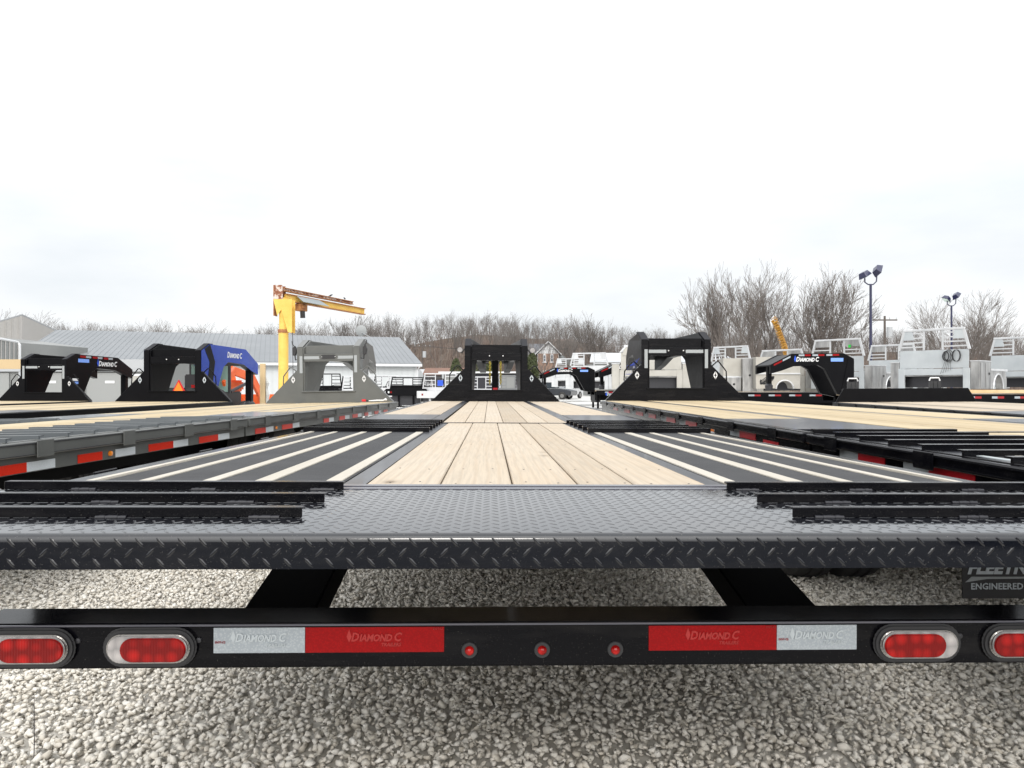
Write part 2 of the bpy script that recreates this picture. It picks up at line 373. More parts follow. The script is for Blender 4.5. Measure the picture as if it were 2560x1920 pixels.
g = MB(); g.add([(-60, -60, .004), (70, -60, .004), (70, -.9, .004), (-60, -.9, .004)], [(0, 1, 2, 3)])
tag(g.build('added_dark_ground', mat('dark_ground', rough=.9, build=dark_ground)), kind='structure')  # unseen dark sheet added behind the camera to darken reflections in the tail plate
def concrete(t, b):
    v = coords(t); t.links.new(ramp(t, noise(t, v, .4, 6), [(.3, (.42, .415, .40)), (.7, (.54, .53, .51))]), b.inputs['Base Color'])
g = MB(); g.add([(-60, 15, .004), (70, 15, .004), (90, 118, .004), (-80, 118, .004)], [(0, 1, 2, 3)])
tag(g.build('yard_paving', mat('pale_yard_paving', rough=.9, build=concrete)), kind='structure')
# loose limestone chips
variants = []
for k in range(18):
    bm = bmesh.new(); n = 13
    d = rng.normal(size=(n, 3)); d /= np.linalg.norm(d, axis=1)[:, None]
    d *= rng.uniform(.86, 1.2, size=(n, 1)); d *= np.array([1, rng.uniform(.6, .9), rng.uniform(.45, .75)])
    for p in d: bm.verts.new(p)
    bmesh.ops.convex_hull(bm, input=bm.verts[:])
    for v_ in [v_ for v_ in bm.verts if not v_.link_faces]: bm.verts.remove(v_)
    bmesh.ops.triangulate(bm, faces=bm.faces[:]); bm.verts.index_update()
    variants.append((np.array([v_.co[:] for v_ in bm.verts]), np.array([[q.index for q in f.verts] for f in bm.faces]))); bm.free()
VV, FF, TT, off = [], [], [], 0
step = .0245
pts = []
yy = 1.65
while yy < 5.1:
    hw = .76 * yy + .3
    nx = int(2 * hw / step)
    xs = -hw + (np.arange(nx) + rng.uniform(-.45, .45, nx)) * step
    ys = yy + rng.uniform(-.45, .45, nx) * step
    pts.append(np.stack([xs, ys, np.full(nx, 0.0)], 1)); yy += step
pts = np.concatenate(pts)
up = pts[rng.random(len(pts)) < .33].copy(); up[:, :2] += rng.uniform(-.012, .012, (len(up), 2)); up[:, 2] = .013
up2 = pts[rng.random(len(pts)) < .38].copy(); up2[:, :2] += rng.uniform(-.013, .013, (len(up2), 2)); up2[:, 2] = .007
pts = np.concatenate([pts, up, up2])
for p in pts:
    vv, ff = variants[rng.integers(18)]
    s = .0088 + .0105 * rng.random() ** 1.4 + (.005 if rng.random() < .05 else -.003 if rng.random() < .25 else 0)
    ax = rng.normal(size=3) * np.array([.55, .55, 0]); ax[2] = 0
    a = rng.uniform(0, 2 * math.pi); ca, sa = math.cos(a), math.sin(a)
    tx, ty = ax[0] * .6, ax[1] * .6
    Rz = np.array([[ca, -sa, 0], [sa, ca, 0], [0, 0, 1]])
    Rx = np.array([[1, 0, 0], [0, math.cos(tx), -math.sin(tx)], [0, math.sin(tx), math.cos(tx)]])
    Ry = np.array([[math.cos(ty), 0, math.sin(ty)], [0, 1, 0], [-math.sin(ty), 0, math.cos(ty)]])
    q = (vv * s) @ (Rz @ Rx @ Ry).T + p + np.array([0, 0, .010 + rng.uniform(-.004, .006)])
    VV.append(q); FF.append(ff + off); off += len(q); TT.append(np.full(len(q), rng.random()))
tag(numpy_mesh('gravel_chips', np.concatenate(VV), np.concatenate(FF), STONE, tone=np.concatenate(TT)), label='pale crushed limestone chips under and behind the trailers', cat='gravel', kind='stuff')

# ---------------------------------------------------------------- trailers
def lugs(name, m, parent, pts_uv, place, hh=.0009, ln=.0118, wd=.0034):
    """raised tread lugs; place(u, v) -> (point, u dir, v dir, normal)"""
    b = MB()
    for (u, v, s) in pts_uv:
        p, du, dv, n = place(u, v)
        ang = R(48) * s
        a = du * math.cos(ang) + dv * math.sin(ang); c = n.cross(a)
        ring = [(-1, 0), (-.45, .8), (.45, .8), (1, 0), (.45, -.8), (-.45, -.8)]
        vs = [p + a * (x_ * ln) + c * (y_ * wd) for x_, y_ in ring]
        vs += [p + a * (x_ * ln * .72) + c * (y_ * wd * .35) + n * hh for x_, y_ in ring]
        b.add(vs, [(6, 7, 8, 9, 10, 11)] + [(i, (i + 1) % 6, (i + 1) % 6 + 6, i + 6) for i in range(6)])
    o = b.build(name, m, parent, smooth=75); tag(o, kind='stuff'); return o

NECK = [(0, 1.02), (.35, 1.17), (2.1, 1.15), (2.8, .84), (2.8, .58), (2.45, .66), (2.0, .80), (1.2, .83), (.98, .72), (.55, .0), (0, -.1)]
def neck(root, y0, z0, mt, mtop=None, x0=.45, x1=.585, logo_side=None, tapes=(), badge=True, logo_m=LETTER, lp=(1.15, .93, .125), tw=.25, skin=None, cb=-.12, cx=0):
    T = lambda q: [(y0 + a, z0 + b) for a, b in q]
    for s in (-1, 1):
        for (xa, xb, mm, nm) in ((x0, x1, mt, 'neck_beam'),) + (((x1 + .001, x1 + .006, skin, 'neck_skin'),) if skin else ()):
            q = MB().prism(T(NECK), 'x', *sorted((s * xa, s * xb)))
            q.v = [(px_ - s * tw * max(0, py_ - y0 - .4) / 2.4, py_, pz_) for px_, py_, pz_ in q.v]
            q.build(nm, mm, root, bevel=.006 if nm == 'neck_beam' else 0, seg=1)
    xe, xf = x0 - tw * .71, x0 - tw
    MB().hexa([(-xe, y0 + 2.1, z0 + 1.09), (xe, y0 + 2.1, z0 + 1.09), (xf, y0 + 2.8, z0 + .79), (-xf, y0 + 2.8, z0 + .79), (-xe, y0 + 2.1, z0 + 1.13), (xe, y0 + 2.1, z0 + 1.13), (xf, y0 + 2.8, z0 + .83), (-xf, y0 + 2.8, z0 + .83)]).build('neck_top_plate', mtop or mt, root)
    MB().box(-x0 + tw * .5, x0 - tw * .5, y0 + 1.5, y0 + 1.62, z0 + .84, z0 + 1.0).build('neck_cross_member', mt, root)
    c = MB().box(cx - .07, cx + .07, y0 + 2.52, y0 + 2.66, z0 + cb, z0 + .86).build('coupler_post', mt, root, bevel=.008, seg=1)
    MB().lathe([(0, .0), (0, .11), (.14, .13), (.2, .08), (.2, 0)], (cx, y0 + 2.59, z0 + cb - .12), 'z', 16).build('coupler', STEEL, root, smooth=40)
    if logo_side:
        s = logo_side; yA, zA, hA = lp
        sx = s * (x1 + (.009 if skin else .004))
        if s > 0: put_logo(root, (sx, y0 + yA, z0 + zA), (0, 1, 0), (0, 0, 1), hA, logo_m, BADGEB if badge else None)
        else: put_logo(root, (sx, y0 + yA, z0 + zA), (0, -1, 0), (0, 0, 1), hA, logo_m, BADGEB if badge else None)
    for (ya, yb, za, zb, mm) in tapes:
        s = logo_side
        MB().hexa([(s * (x1 + d), y0 + yy_, z0 + zz - e) for e in (.05, 0) for (d, yy_, zz) in ((0.001, ya, za), (.005, ya, za), (.005, yb, zb), (.001, yb, zb))]).build('reflective_tape', mm, root)

def bulkhead(root, y0, z0, mt, tapes=False, lights=2, oval=False, emblem=True, low=False, wide=1.18, ramps=True, capm=None):
    capm = BLACKC if mt is not GREY else None
    if low:
        MB().prism([(-wide, 0), (wide, 0), (wide - .14, .24), (-wide + .14, .24)], 'y', y0, y0 + .02).T
        p = MB(); p.prism([(-wide, z0), (wide, z0), (wide - .14, z0 + .24), (-wide + .14, z0 + .24)], 'y', y0, y0 + .02); p.build('bulkhead', mt, root, bevel=.003, seg=1)
        MB().box(-wide + .14, wide - .14, y0 + .021, y0 + .12, z0 + .20, z0 + .237).build('bulkhead_flange', mt, root)
        return
    poly = [(-wide, 0), (wide, 0), (.585, .607), (.585, 1.024), (.475, 1.024), (.475, .217), (-.475, .217), (-.475, 1.024), (-.585, 1.024), (-.585, .607)]
    MB().prism([(a, z0 + b) for a, b in poly], 'y', y0 - .02, y0).build('bulkhead', mt, root, bevel=.003, seg=1)
    for s in (-1, 1):   # edge flange down each slope, post sides
        f = MB()
        dx, dz = .595, -.607; l = math.hypot(dx, dz); nx_, nz_ = .607 / l * .012, .595 / l * .012
        f.hexa([(s * .586, y0 + .002, z0 + .60), (s * wide, y0 + .002, z0 + .0), (s * wide, y0 + .07, z0), (s * .586, y0 + .07, z0 + .60),
                (s * (.586 + nx_), y0 + .002, z0 + .60 + nz_), (s * (wide + nx_), y0 + .002, z0 + nz_), (s * (wide + nx_), y0 + .07, z0 + nz_), (s * (.586 + nx_), y0 + .07, z0 + .60 + nz_)])
        f.build('edge_flange', mt, root)
        MB().hexa([(s * .475, y0 - .018, z0 + 1.026), (s * .585, y0 - .018, z0 + 1.026), (s * .585, y0 + .33, z0 + 1.176), (s * .475, y0 + .33, z0 + 1.176),
                   (s * .475, y0 - .018, z0 + 1.036), (s * .585, y0 - .018, z0 + 1.036), (s * .585, y0 + .33, z0 + 1.186), (s * .475, y0 + .33, z0 + 1.186)]).build('post_cap', capm or mt, root)
        MB().box(s * .475 if s < 0 else .475, s * .585 if s < 0 else .585, y0 + .331, y0 + .5, z0 + 1.172, z0 + 1.184).build('post_cap', capm or mt, root)
        # grab handle on the slope
        pth = [(s * .62, y0 + .04, z0 + .585), (s * .70, y0 + .04, z0 + .66), (s * .74, y0 + .04, z0 + .655), (s * .86, y0 + .04, z0 + .50), (s * .87, y0 + .04, z0 + .34)]
        MB().tube(pth, .011, 8).build('grab_handle', mt, root, smooth=60)
    MB().box(-.474, .474, y0 + .0, y0 + .05, z0 + .76, z0 + .90).build('lower_beam', mt, root, bevel=.004, seg=1)
    MB().box(-.474, .474, y0 + .052, y0 + .10, z0 + .903, z0 + 1.055).build('upper_beam', mt, root, bevel=.004, seg=1)
    MB().box(-.50, .50, y0 - .045, y0 - .021, z0 + .195, z0 + .213).build('sill_rail', mt, root, bevel=.003, seg=1)
    for s in (-1, 1):
        MB().lathe([(0, 0), (0, .012), (-.008, .010), (-.01, 0)], (s * .125, y0 - .001, z0 + .845), 'y', 12).build('marker_light', LETTER, root)
        if tapes:
            MB().box(*sorted((s * .165, s * .46)), y0 - .003, y0 - .0005, z0 + .805, z0 + .86).build('reflective_tape', TAPEG, root)
            MB().box(*sorted((s * .482, s * .535)), y0 - .024, y0 - .0205, z0 + .55, z0 + .865).build('reflective_tape', TAPEG, root)
        if emblem:
            cx, cz, w_, h_ = s * .66, z0 + .43, .038, .066
            e = MB()
            for sx in (-1, 1):
                for sz in (-1, 1):
                    q = [(cx + sx * .004, cz + sz * .026), (cx + sx * .004, cz + sz * h_), (cx + sx * w_, cz + sz * .004), (cx + sx * .016, cz + sz * .004)]
                    e.prism(q, 'y', y0 - .024, y0 - .0205)
            e.build('emblem', LETTERG if not tapes else LETTER, root)  # cut-outs in the plate: brightness seen through them put into pale raised pieces
    if oval:
        n = 10; c = [(.10 * (1 if k < n else -1) + .04 * math.cos(math.pi * (k % n) / (n - 1) - math.pi / 2) * (1 if k < n else -1), z0 + .845 + .038 * math.sin(math.pi * (k % n) / (n - 1) - math.pi / 2) * (1 if k < n else -1)) for k in range(2 * n)]
        MB().prism(c, 'y', y0 - .0095, y0 - .0035).build('light_bracket', PLASTIC, root)
        c2 = [(a * 1.28, z0 + .845 + (b - z0 - .845) * 1.45) for a, b in c]
        MB().prism(c2, 'y', y0 - .0033, y0 - .0003).build('bracket_plate', mt, root)

def wheel(parent, x, y, side=1, r=.40, wd=.23, name='wheel'):
    t = MB().lathe([(-wd / 2, r * .55), (-wd / 2, r * .86), (-wd * .42, r * .97), (-wd * .2, r), (-wd * .18, r * .975), (-wd * .12, r * .975), (-wd * .1, r), (wd * .1, r), (wd * .12, r * .975), (wd * .18, r * .975), (wd * .2, r), (wd * .42, r * .97), (wd / 2, r * .86), (wd / 2, r * .55)], (0, 0, 0), 'x', 36).build(name, TYRE, parent, smooth=35)
    t.location = (x, y, r)
    MB().lathe([(side * wd * .45, r * .56), (side * wd * .2, r * .5), (side * wd * .15, .1), (side * wd * .4, .08), (side * wd * .42, 0)], (0, 0, 0), 'x', 20).build('rim', STEEL, t, smooth=35)
    return t

def trailer(label, vpx, xc, hinge, Lf, z, roll=0, mt=BLACK, mside=None, wood=WOODY, woodx=None, plate=PLATE, slat_m=None, nslat=6, slat_step=.245, tapes_side=0, tapes=(), tape_mats=None,
            bk={}, nk={}, Lr=4.37, pivot=None, group='gooseneck flatbed trailers parked side by side', ramp_slats=0, main=False, hw=1.25, axles=(1.2, 2.25), htip=0, pockets=True, tapez=-.115, railh=.065):
    a = math.atan((vpx - 1280) / F); d = Vector((math.sin(a), math.cos(a), 0)); r = Vector((math.cos(a), -math.sin(a), 0))
    loc = r * xc + d * hinge
    root = thing('gooseneck_trailer', label, 'trailer', loc, -a, group)
    if roll: # tilt about its own long axis through deck centre
        root.matrix_world = Matrix.Translation(loc) @ Matrix.Rotation(-a, 4, 'Z') @ Matrix.Translation((0, 0, z)) @ Matrix.Rotation(R(roll), 4, 'Y') @ Matrix.Translation((0, 0, -z))
    zf = lambda y: z + (.033 * (-y / 3.76) if (y < 0 and main) else 0) + htip * max(0, y)
    mside = mside or mt; slat_m = slat_m or mt
    tm = tape_mats or (TAPER, TAPEW)
    fx = woodx or [-.495, -.318, -.159, -.007, .19, .355, .515]
    g_ = .0024
    # front deck boards
    for i in range(len(fx) - 1):
        MB().slab(fx[i] + g_, fx[i + 1] - g_, .06, Lf, .038, zf, random.uniform(-.001, .001)).build('deck_board', wood, root, bevel=.003, seg=1)
    for s in (-1, 1):
        e = [.62, .815, 1.01, hw - .045]
        for i in range(3):
            xx = sorted((s * e[i], s * e[i + 1]))
            MB().slab(xx[0] + g_, xx[1] - g_, 1.62, Lf, .038, zf, random.uniform(-.001, .001)).build('deck_board', wood, root, bevel=.003, seg=1)
        MB().slab(*sorted((s * .517, s * .617)), .06, Lf, .01, zf, -.002).build('frame_beam_flange', PLATE if mt is not GREY else GREYD, root)
        MB().slab(*sorted((s * .62, s * (hw - .045))), .30, 1.615, .008, zf, 0).build('tread_plate', plate, root)
        # main frame beams, side rail
        MB().slab(*sorted((s * .50, s * .62)), -Lr + 1.9, Lf, .30, zf, -.045).build('frame_beam', BLACKM, root)
        for (ya, yb, rr) in ((.02, Lf, 0), (-Lr + .55, -.02, 1)):
            MB().slab(*sorted((s * (hw - .04), s * hw)), ya, yb, .17, zf, 0).build('side_channel', mside, root, bevel=.002, seg=1)
            MB().slab(*sorted((s * (hw + .002), s * (hw + .035))), ya, yb, railh, zf, -.004).build('rub_rail', mside, root, bevel=.006, seg=1)
            if s * tapes_side > 0:   # lips facing the camera; on the grey trailer dark strips paint the grooves' shade
                for dz in (-.014, -railh + .006):
                    MB().slab(*sorted((s * (hw + .034), s * (hw + .041))), ya + .02, yb - .02, .004, zf, dz).build('rail_lip_groove_shade', STEEL if mt is GREY else mside, root)
                y_ = ya + .35
                while y_ < yb - .2:
                    MB().slab(*sorted((s * (hw + .0415), s * (hw + .048))), y_, y_ + .13, railh + .016, zf, .001).build('stake_pocket', mside, root, bevel=.003, seg=1)
                    y_ += .77
    if tapes_side:
        s = tapes_side
        for (ya, yb, k) in tapes:
            ya, yb = sorted((ya - hinge, yb - hinge))
            MB().slab(*sorted((s * (hw + .0008), s * (hw + .0035))), ya, yb, .05, zf, tapez).build('reflective_tape', tm[0] if k == 'r' else tm[1], root)
    for y_ in np.arange(-Lr + 1.0, Lf, .8):
        MB().slab(-hw + .05, hw - .05, y_, y_ + .06, .09, zf, -.05).build('cross_member', BLACKM, root)
    # hinge bar
    MB().slab(-.50, .52, .0, .05, .03, zf, .003).build('hinge_bar', mt, root, bevel=.004, seg=1)
    # rear section
    bx = [-.447, -.25, -.057, .12, .27, .465]
    for i in range(5):
        MB().slab(bx[i] + g_, bx[i + 1] - g_, -3.755, -.01, .038, zf, random.uniform(-.001, .001)).build('deck_board', wood, root, bevel=.003, seg=1)
    for s in (-1, 1):
        inn = .465 if s > 0 else .447
        MB().slab(*sorted((s * (inn + .003), s * (inn + .062))), -3.755, -.01, .012, zf, -.003).build('frame_beam_flange', plate, root)
        if not ramp_slats:
            MB().slab(*sorted((s * .515, s * (hw - .075))), -3.70, -1.24, .02, zf, -.003).build('traction_mat', RUBBER, root)
            cs = [(.545, .042), (.735, .046), (.882, .034), (1.055, .028)]
            for (c, wd) in cs:
                MB().slab(s * c - wd / 2, s * c + wd / 2, -3.72, -1.24, .02, zf, .001).build('wood_strip', SLATW, root, bevel=.0015, seg=1)
            MB().slab(*sorted((s * (hw - .07), s * (hw - .042))), -3.70, -1.24, .02, zf, .002).build('ramp_edge', GALV if not main else SLATW, root, bevel=.003)
        else:
            MB().slab(*sorted((s * .515, s * (hw - .045))), -Lr + .56, -.02, .02, zf, -.03).build('ramp_floor', plate, root)
        for k in range(ramp_slats or nslat):
            y_ = -.03 - slat_step * k - (0 if ramp_slats else 0)
            c = MB().slab(*sorted((s * .487, s * (hw + .0))), y_ - .012, y_, .04, zf, .028 if main else .02)
            c.slab(*sorted((s * .487, s * (hw + .0))), y_, y_ + .03, .006, zf, .028 if main else .02)
            c.build('cleat', slat_m, root)
            if main:
                MB().slab(*sorted((s * .487, s * (hw))), y_ - .013 - .02, y_ - .013, .012, zf, .0).build('weld_bead', WELD, root, bevel=.004, seg=1)
        if not ramp_slats:
            MB().slab(*sorted((s * .487, s * (hw))), -.03 - slat_step * nslat + .06, -.01, .006, zf, -.006).build('ramp_floor', plate, root)
    # axles and wheels
    for ay in axles:
        for s in (-1, 1):
            wheel(root, s * (hw - .18), ay, s); wheel(root, s * (hw - .46), ay, s)
        MB().cyl((-hw + .1, ay, .40), (hw - .1, ay, .40), .06).build('axle', STEEL, root)
    bulkhead(root, Lf, zf(Lf), mt, **bk)
    neck(root, Lf, zf(Lf), nk.pop('m', mt), **nk)
    return root, zf

def tp(lst, C, vp, swap=False):   # pairs of bearings of the side tapes -> distances along the trailer
    return [(C / abs(a - vp), C / abs(b - vp), k) for a, b, k in lst]

NT = ((.50, .72, 1.145, 1.142, TAPER), (.73, .93, 1.142, 1.14, TAPEW), (1.0, 1.2, 1.139, 1.136, TAPER), (1.21, 1.4, 1.136, 1.134, TAPEW), (1.46, 1.66, 1.133, 1.131, TAPER), (1.67, 1.86, 1.131, 1.129, TAPEW))
# --- the trailer in front of the camera
ctr, czf = trailer('black trailer in the centre foreground with pale plank deck, rear bumper lights and open bulkhead', 1224, .118, 5.62, 7.58, .875, roll=.33, wood=WOODW, main=True, tapes_side=-1,
                   bk={}, nk=dict(m=BLACKM), htip=.0012)
LOCT = -5.62
# rear tread plate with bent edge
def pz(y): return czf(y)
ye, rr = 1.243 - 5.62, .014
prof = [(-3.835, pz(-3.835))]
prof += [(ye, pz(ye))]
for k in range(1, 7):
    t = math.pi / 2 * k / 6; prof.append((ye - rr * math.sin(t), pz(ye) - rr + rr * math.cos(t)))
zb = pz(ye) - .060
prof += [(ye - rr, zb), (ye - rr + .006, zb), (ye - rr + .006, pz(ye) - rr), (ye, pz(ye) - .007), (-3.835, pz(-3.835) - .007)]
tail = MB().prism(prof, 'x', -1.305, 1.305).build('tail_plate', TREAD, ctr, smooth=50)
P_ = .0357
pl = []
for j in range(0, 31):
    for i in range(-37, 37): pl.append(((i + .5 * (j % 2)) * P_, j, 1 if j % 2 else -1))
def place_top(u, j):
    y = ye + .006 + j * P_ / 2; return Vector((u, y, pz(y) + .0001)), Vector((1, 0, 0)), Vector((0, 1, 0)), Vector((0, 0, 1))
lugs('tread_lug', TREAD, tail, pl, place_top)
pf = [((i + .5 * (j % 2)) * P_, j, -1 if j % 2 else 1) for j in range(3) for i in range(-37, 37)]
def place_f(u, j):
    return Vector((u, ye - rr - .0001, pz(ye) - .0145 - .0172 * j)), Vector((1, 0, 0)), Vector((0, 0, -1)), Vector((0, -1, 0))
lugs('tread_lug', TREAD, tail, pf, place_f)
MB().slab(-1.305, 1.305, -3.833, -3.80, .02, pz, .002).build('transition_bar', mat('grey_bar', (.10, .10, .12), .3, .3, .3), ctr, bevel=.003)
MB().slab(-.50, .53, -3.795, -3.758, .02, pz, .004).build('transition_bar', mat('grey_bar'), ctr, bevel=.003)
# rear cleats: angle bars with stitch welds
for s in (-1, 1):
    for k, Yw in enumerate((1.775, 1.571, 1.384)):
        y_ = Yw - 5.62
        inn = .481 if s < 0 else .481
        c = MB().slab(*sorted((s * inn, s * 1.305)), y_, y_ + .006, .02, pz, .0205)
        c.slab(*sorted((s * inn, s * 1.305)), y_ + .006, y_ + .024, .005, pz, .0205)
        cl = c.build('cleat', BLACK, ctr, bevel=.0012, seg=1)
        x_ = .50 + (.0, .13, .02)[k]
        while x_ < 1.28:
            wv = MB(); n = 9
            for q in range(n):
                f_ = q / (n - 1) * 2 - 1; hh = .0045 * (1 - f_ ** 6) + .0006 * math.sin(q * 2.2)
                wv.T = None
                wv.lathe([(-.005, 0), (-.005, hh + .0008), (.005, hh + .0008), (.005, 0)], (s * (x_ + .032 * (f_ + 1)), y_ - .001, pz(y_) + .001), 'x', 10)
            wv.build('weld_bead', WELD, cl, smooth=60)
            x_ += .29
# bolts in the deck boards
bxs = [-.35, -.155, .03, .195, .37]
for bxp in bxs:
    for yb in (-3.70, -3.35, -2.3, -1.2):
        for o_ in (-.045, .045):
            MB().lathe([(0, .003), (.0005, .003), (.0009, .0)], (bxp + o_ + random.uniform(-.01, .01), yb + random.uniform(-.02, .02), pz(yb) + .0008), 'z', 8).build('screw', STEEL, ctr)
# bumper
bcy = 1.43 - 5.62
zb1, zb0 = CAMZ - .476, CAMZ - .566
bp = MB().box(-1.146, 1.146, bcy, bcy + .106, zb0, zb1).build('bumper', BLACK, ctr, bevel=.006, seg=3)
MB().box(-1.143, 1.143, bcy - .0035, bcy - .0008, zb1 - .0045, zb1 - .001).build('bumper_lip', mat('grey_bar'), ctr)  # paler strip puts the highlight along the top fold into colour
for s in (-1, 1):
    xa, xb = (-.640, -.487) if s < 0 else (.442, .598)
    MB().hexa([(xa, bcy + .09, zb1 - .065), (xb, bcy + .09, zb1 - .065), (xb, bcy + .9, CAMZ - .41), (xa, bcy + .9, CAMZ - .41), (xa, bcy + .09, zb1 - .002), (xb, bcy + .09, zb1 - .002), (xb, bcy + .9, CAMZ - .33), (xa, bcy + .9, CAMZ - .33)]).build('bumper_arm', mat('matt_black_frame', (.0015, .0015, .002), .7, spec=.03), ctr, bevel=.004)
def oval(cx, cz, hl, hh, n=14):
    return [(cx + (hl - hh) + hh * math.cos(t), cz + hh * math.sin(t)) for t in np.linspace(-math.pi / 2, math.pi / 2, n)] + [(cx - (hl - hh) + hh * math.cos(t), cz + hh * math.sin(t)) for t in np.linspace(math.pi / 2, 3 * math.pi / 2, n)]
zl = CAMZ - .520
for cx, s in ((-1.021, -1), (-.786, -1), (.755, 1), (.981, 1)):
    yf = bcy - .001
    lamp = MB().prism(oval(cx, zl, .0915, .0390), 'y', yf - .010, yf).build('tail_light', PLASTIC, ctr, bevel=.004, seg=2, smooth=50)
    lamp2 = MB().prism(oval(cx, zl, .081, .0285), 'y', yf - .016, yf - .0102).build('lamp_trim', CHROME, lamp, bevel=.002, seg=2)
    MB().prism(oval(cx, zl, .077, .0265), 'y', yf - .0185, yf - .0162).build('clear_lens', LENSC, lamp, bevel=.001, seg=1)
    MB().prism(oval(cx - s * .0125 * -1 * -1, zl, .0635, .0235), 'y', yf - .0235, yf - .0187).build('red_lens', LENSR, lamp, bevel=.002, seg=2)
    MB().lathe([(0, 0), (0, .006), (-.003, .005), (-.004, 0)], (cx + .093, yf + .0008, zl + .012), 'y', 10).build('screw', STEEL, lamp)
for cx in (-.157, -.011, .137):
    m_ = MB().lathe([(0, 0), (0, .0165), (-.004, .0155), (-.004, .0105), (-.004, 0)], (cx, bcy - .0005, CAMZ - .531), 'y', 20).build('marker_light', PLASTIC, ctr, smooth=50)
    MB().lathe([(-.0042, 0), (-.0042, .0095), (-.009, .008), (-.012, .004), (-.0125, 0)], (cx, bcy - .0005, CAMZ - .531), 'y', 16).build('red_lens', LENSR, m_, smooth=60)
def btape(xa, xb, m_, lm):
    t_ = MB().box(xa, xb, bcy - .0022, bcy - .0004, CAMZ - .534, CAMZ - .484).build('reflective_tape', m_, ctr)
    v, f, wd = logo(); h_ = .017; c = (xa + xb) / 2
    put_text(v, f, 'lettering', lm, t_, (c - wd * h_ / 2 + .004, bcy - .0032, CAMZ - .511), (1, 0, 0), (0, 0, 1), h_)
    d = [(-.55, .5), (-.25, -.15), (.05, .5), (-.25, 1.35)]
    put_text([(a, b, 0) for a, b in d], [(0, 1, 2, 3)], 'emblem', lm, t_, (c - wd * h_ / 2 + .004, bcy - .0032, CAMZ - .511), (1, 0, 0), (0, 0, 1), h_)
    v2, f2 = text_mesh('TRAILERS', .0095, .0002, .25); put_text(v2, f2, 'lettering', lm, t_, (c + .012, bcy - .0032, CAMZ - .5215), (1, 0, 0), (0, 0, 1), 1)
    v3, f3 = text_mesh('DOT-C2', .0055, 0, 0); put_text(v3, f3, 'lettering', TAPERD if m_ is TAPEW else lm, t_, ((xa + .003 if m_ is TAPEW else xb - .022), bcy - .0032, CAMZ - (.514 if m_ is TAPEW else .489)), (1, 0, 0), (0, 0, 1), 1)
LW = mat('faint_white_lettering', (.39, .425, .445), .35)
btape(-.664, -.4845, TAPEW, LW); btape(-.4835, -.208, TAPER, LETTERR)
btape(.205, .4665, TAPER, LETTERR); btape(.4675, .632, TAPEW, LW)
# fittings on its gooseneck: work lamps, chains
for s in (-1, 1):
    wl = MB().lathe([(0, 0), (0, .052), (.05, .035), (.07, 0)], (s * .672, 7.52, .875 + .96), 'y', 18).build('work_lamp', PLASTIC, ctr, smooth=50)
    MB().lathe([(-.004, 0), (-.004, .046), (-.001, .047)], (s * .672, 7.52, .875 + .96), 'y', 18).build('lamp_lens', LENSC, wl)
    MB().tube([(s * .59, 7.6, 1.85), (s * .64, 7.6, 1.78), (s * .672, 7.57, 1.80)], .012, 6).build('lamp_arm', PLASTIC, wl)
    ch = MB()
    for q in range(12):
        z_ = 1.62 - q * .036; th = (q % 2) * math.pi / 2 + .3; cx = s * .105 - .01; cy = 8.35
        ring = [(cx + .018 * math.cos(a_) * math.cos(th), cy + .018 * math.cos(a_) * math.sin(th), z_ + .027 * math.sin(a_)) for a_ in np.linspace(0, 2 * math.pi, 8, endpoint=False)]
        ch.tube(ring, .007, 5, closed=True)
    ch.build('safety_chain', CHAINY, ctr)
MB().box(-.20, -.14, 7.585, 7.60, 1.60, 1.615).build('safety_chain_hook', STEEL, ctr)
MB().box(-.045, .055, 10.08, 10.09, .99, 1.13).build('warning_label', LETTER, ctr)
MB().box(-.045, .055, 10.07, 10.079, 1.08, 1.13).build('warning_label', SIGNR, ctr)

# --- grey trailer to the left
gvp = 1364
gt = [(0, 68, 'r'), (68, 139, 'w'), (196, 257, 'r'), (290, 339, 'w'), (373, 434, 'r'), (434, 471, 'w'), (499, 546, 'r'), (546, 574, 'w'), (639, 665, 'r'), (665, 684, 'w'), (706, 732, 'r'), (732, 749, 'w'), (810, 823, 'r'), (823, 835, 'w'), (849, 863, 'r'), (863, 874, 'w'), (882, 895, 'r'), (895, 904, 'w'), (912, 921, 'r'), (921, 929, 'w'), (937, 947, 'r'), (947, 953, 'w'), (960, 969, 'r')]
grey, gzf = trailer('grey trailer left of the centre one with grey bulkhead and slatted ramp', gvp, -2.73 - 1.25, 6.33, 6.57, .863, roll=-.9, mt=GREY, wood=WOODY, plate=PLATEG, slat_m=GREYD, ramp_slats=15, slat_step=.235,
                    tapes_side=1, tapes=[(a_ - .13, b_ - .13, k_) for a_, b_, k_ in tp(gt, 2.73 * F, gvp)], tape_mats=(TAPERS, mat('bright_side_tape', rough=.35, build=tape((.62, .65, .66), (.50, .53, .55)))), bk=dict(tapes=True, oval=True), nk=dict(tw=.38), railh=.077)
for yv in (4.454, 7.2):
    MB().lathe([(0, 0), (0, .018), (.012, .014), (.016, 0)], (1.252, yv - 6.46, .863 - .135), 'x', 12).build('marker_light', AMBER, grey)
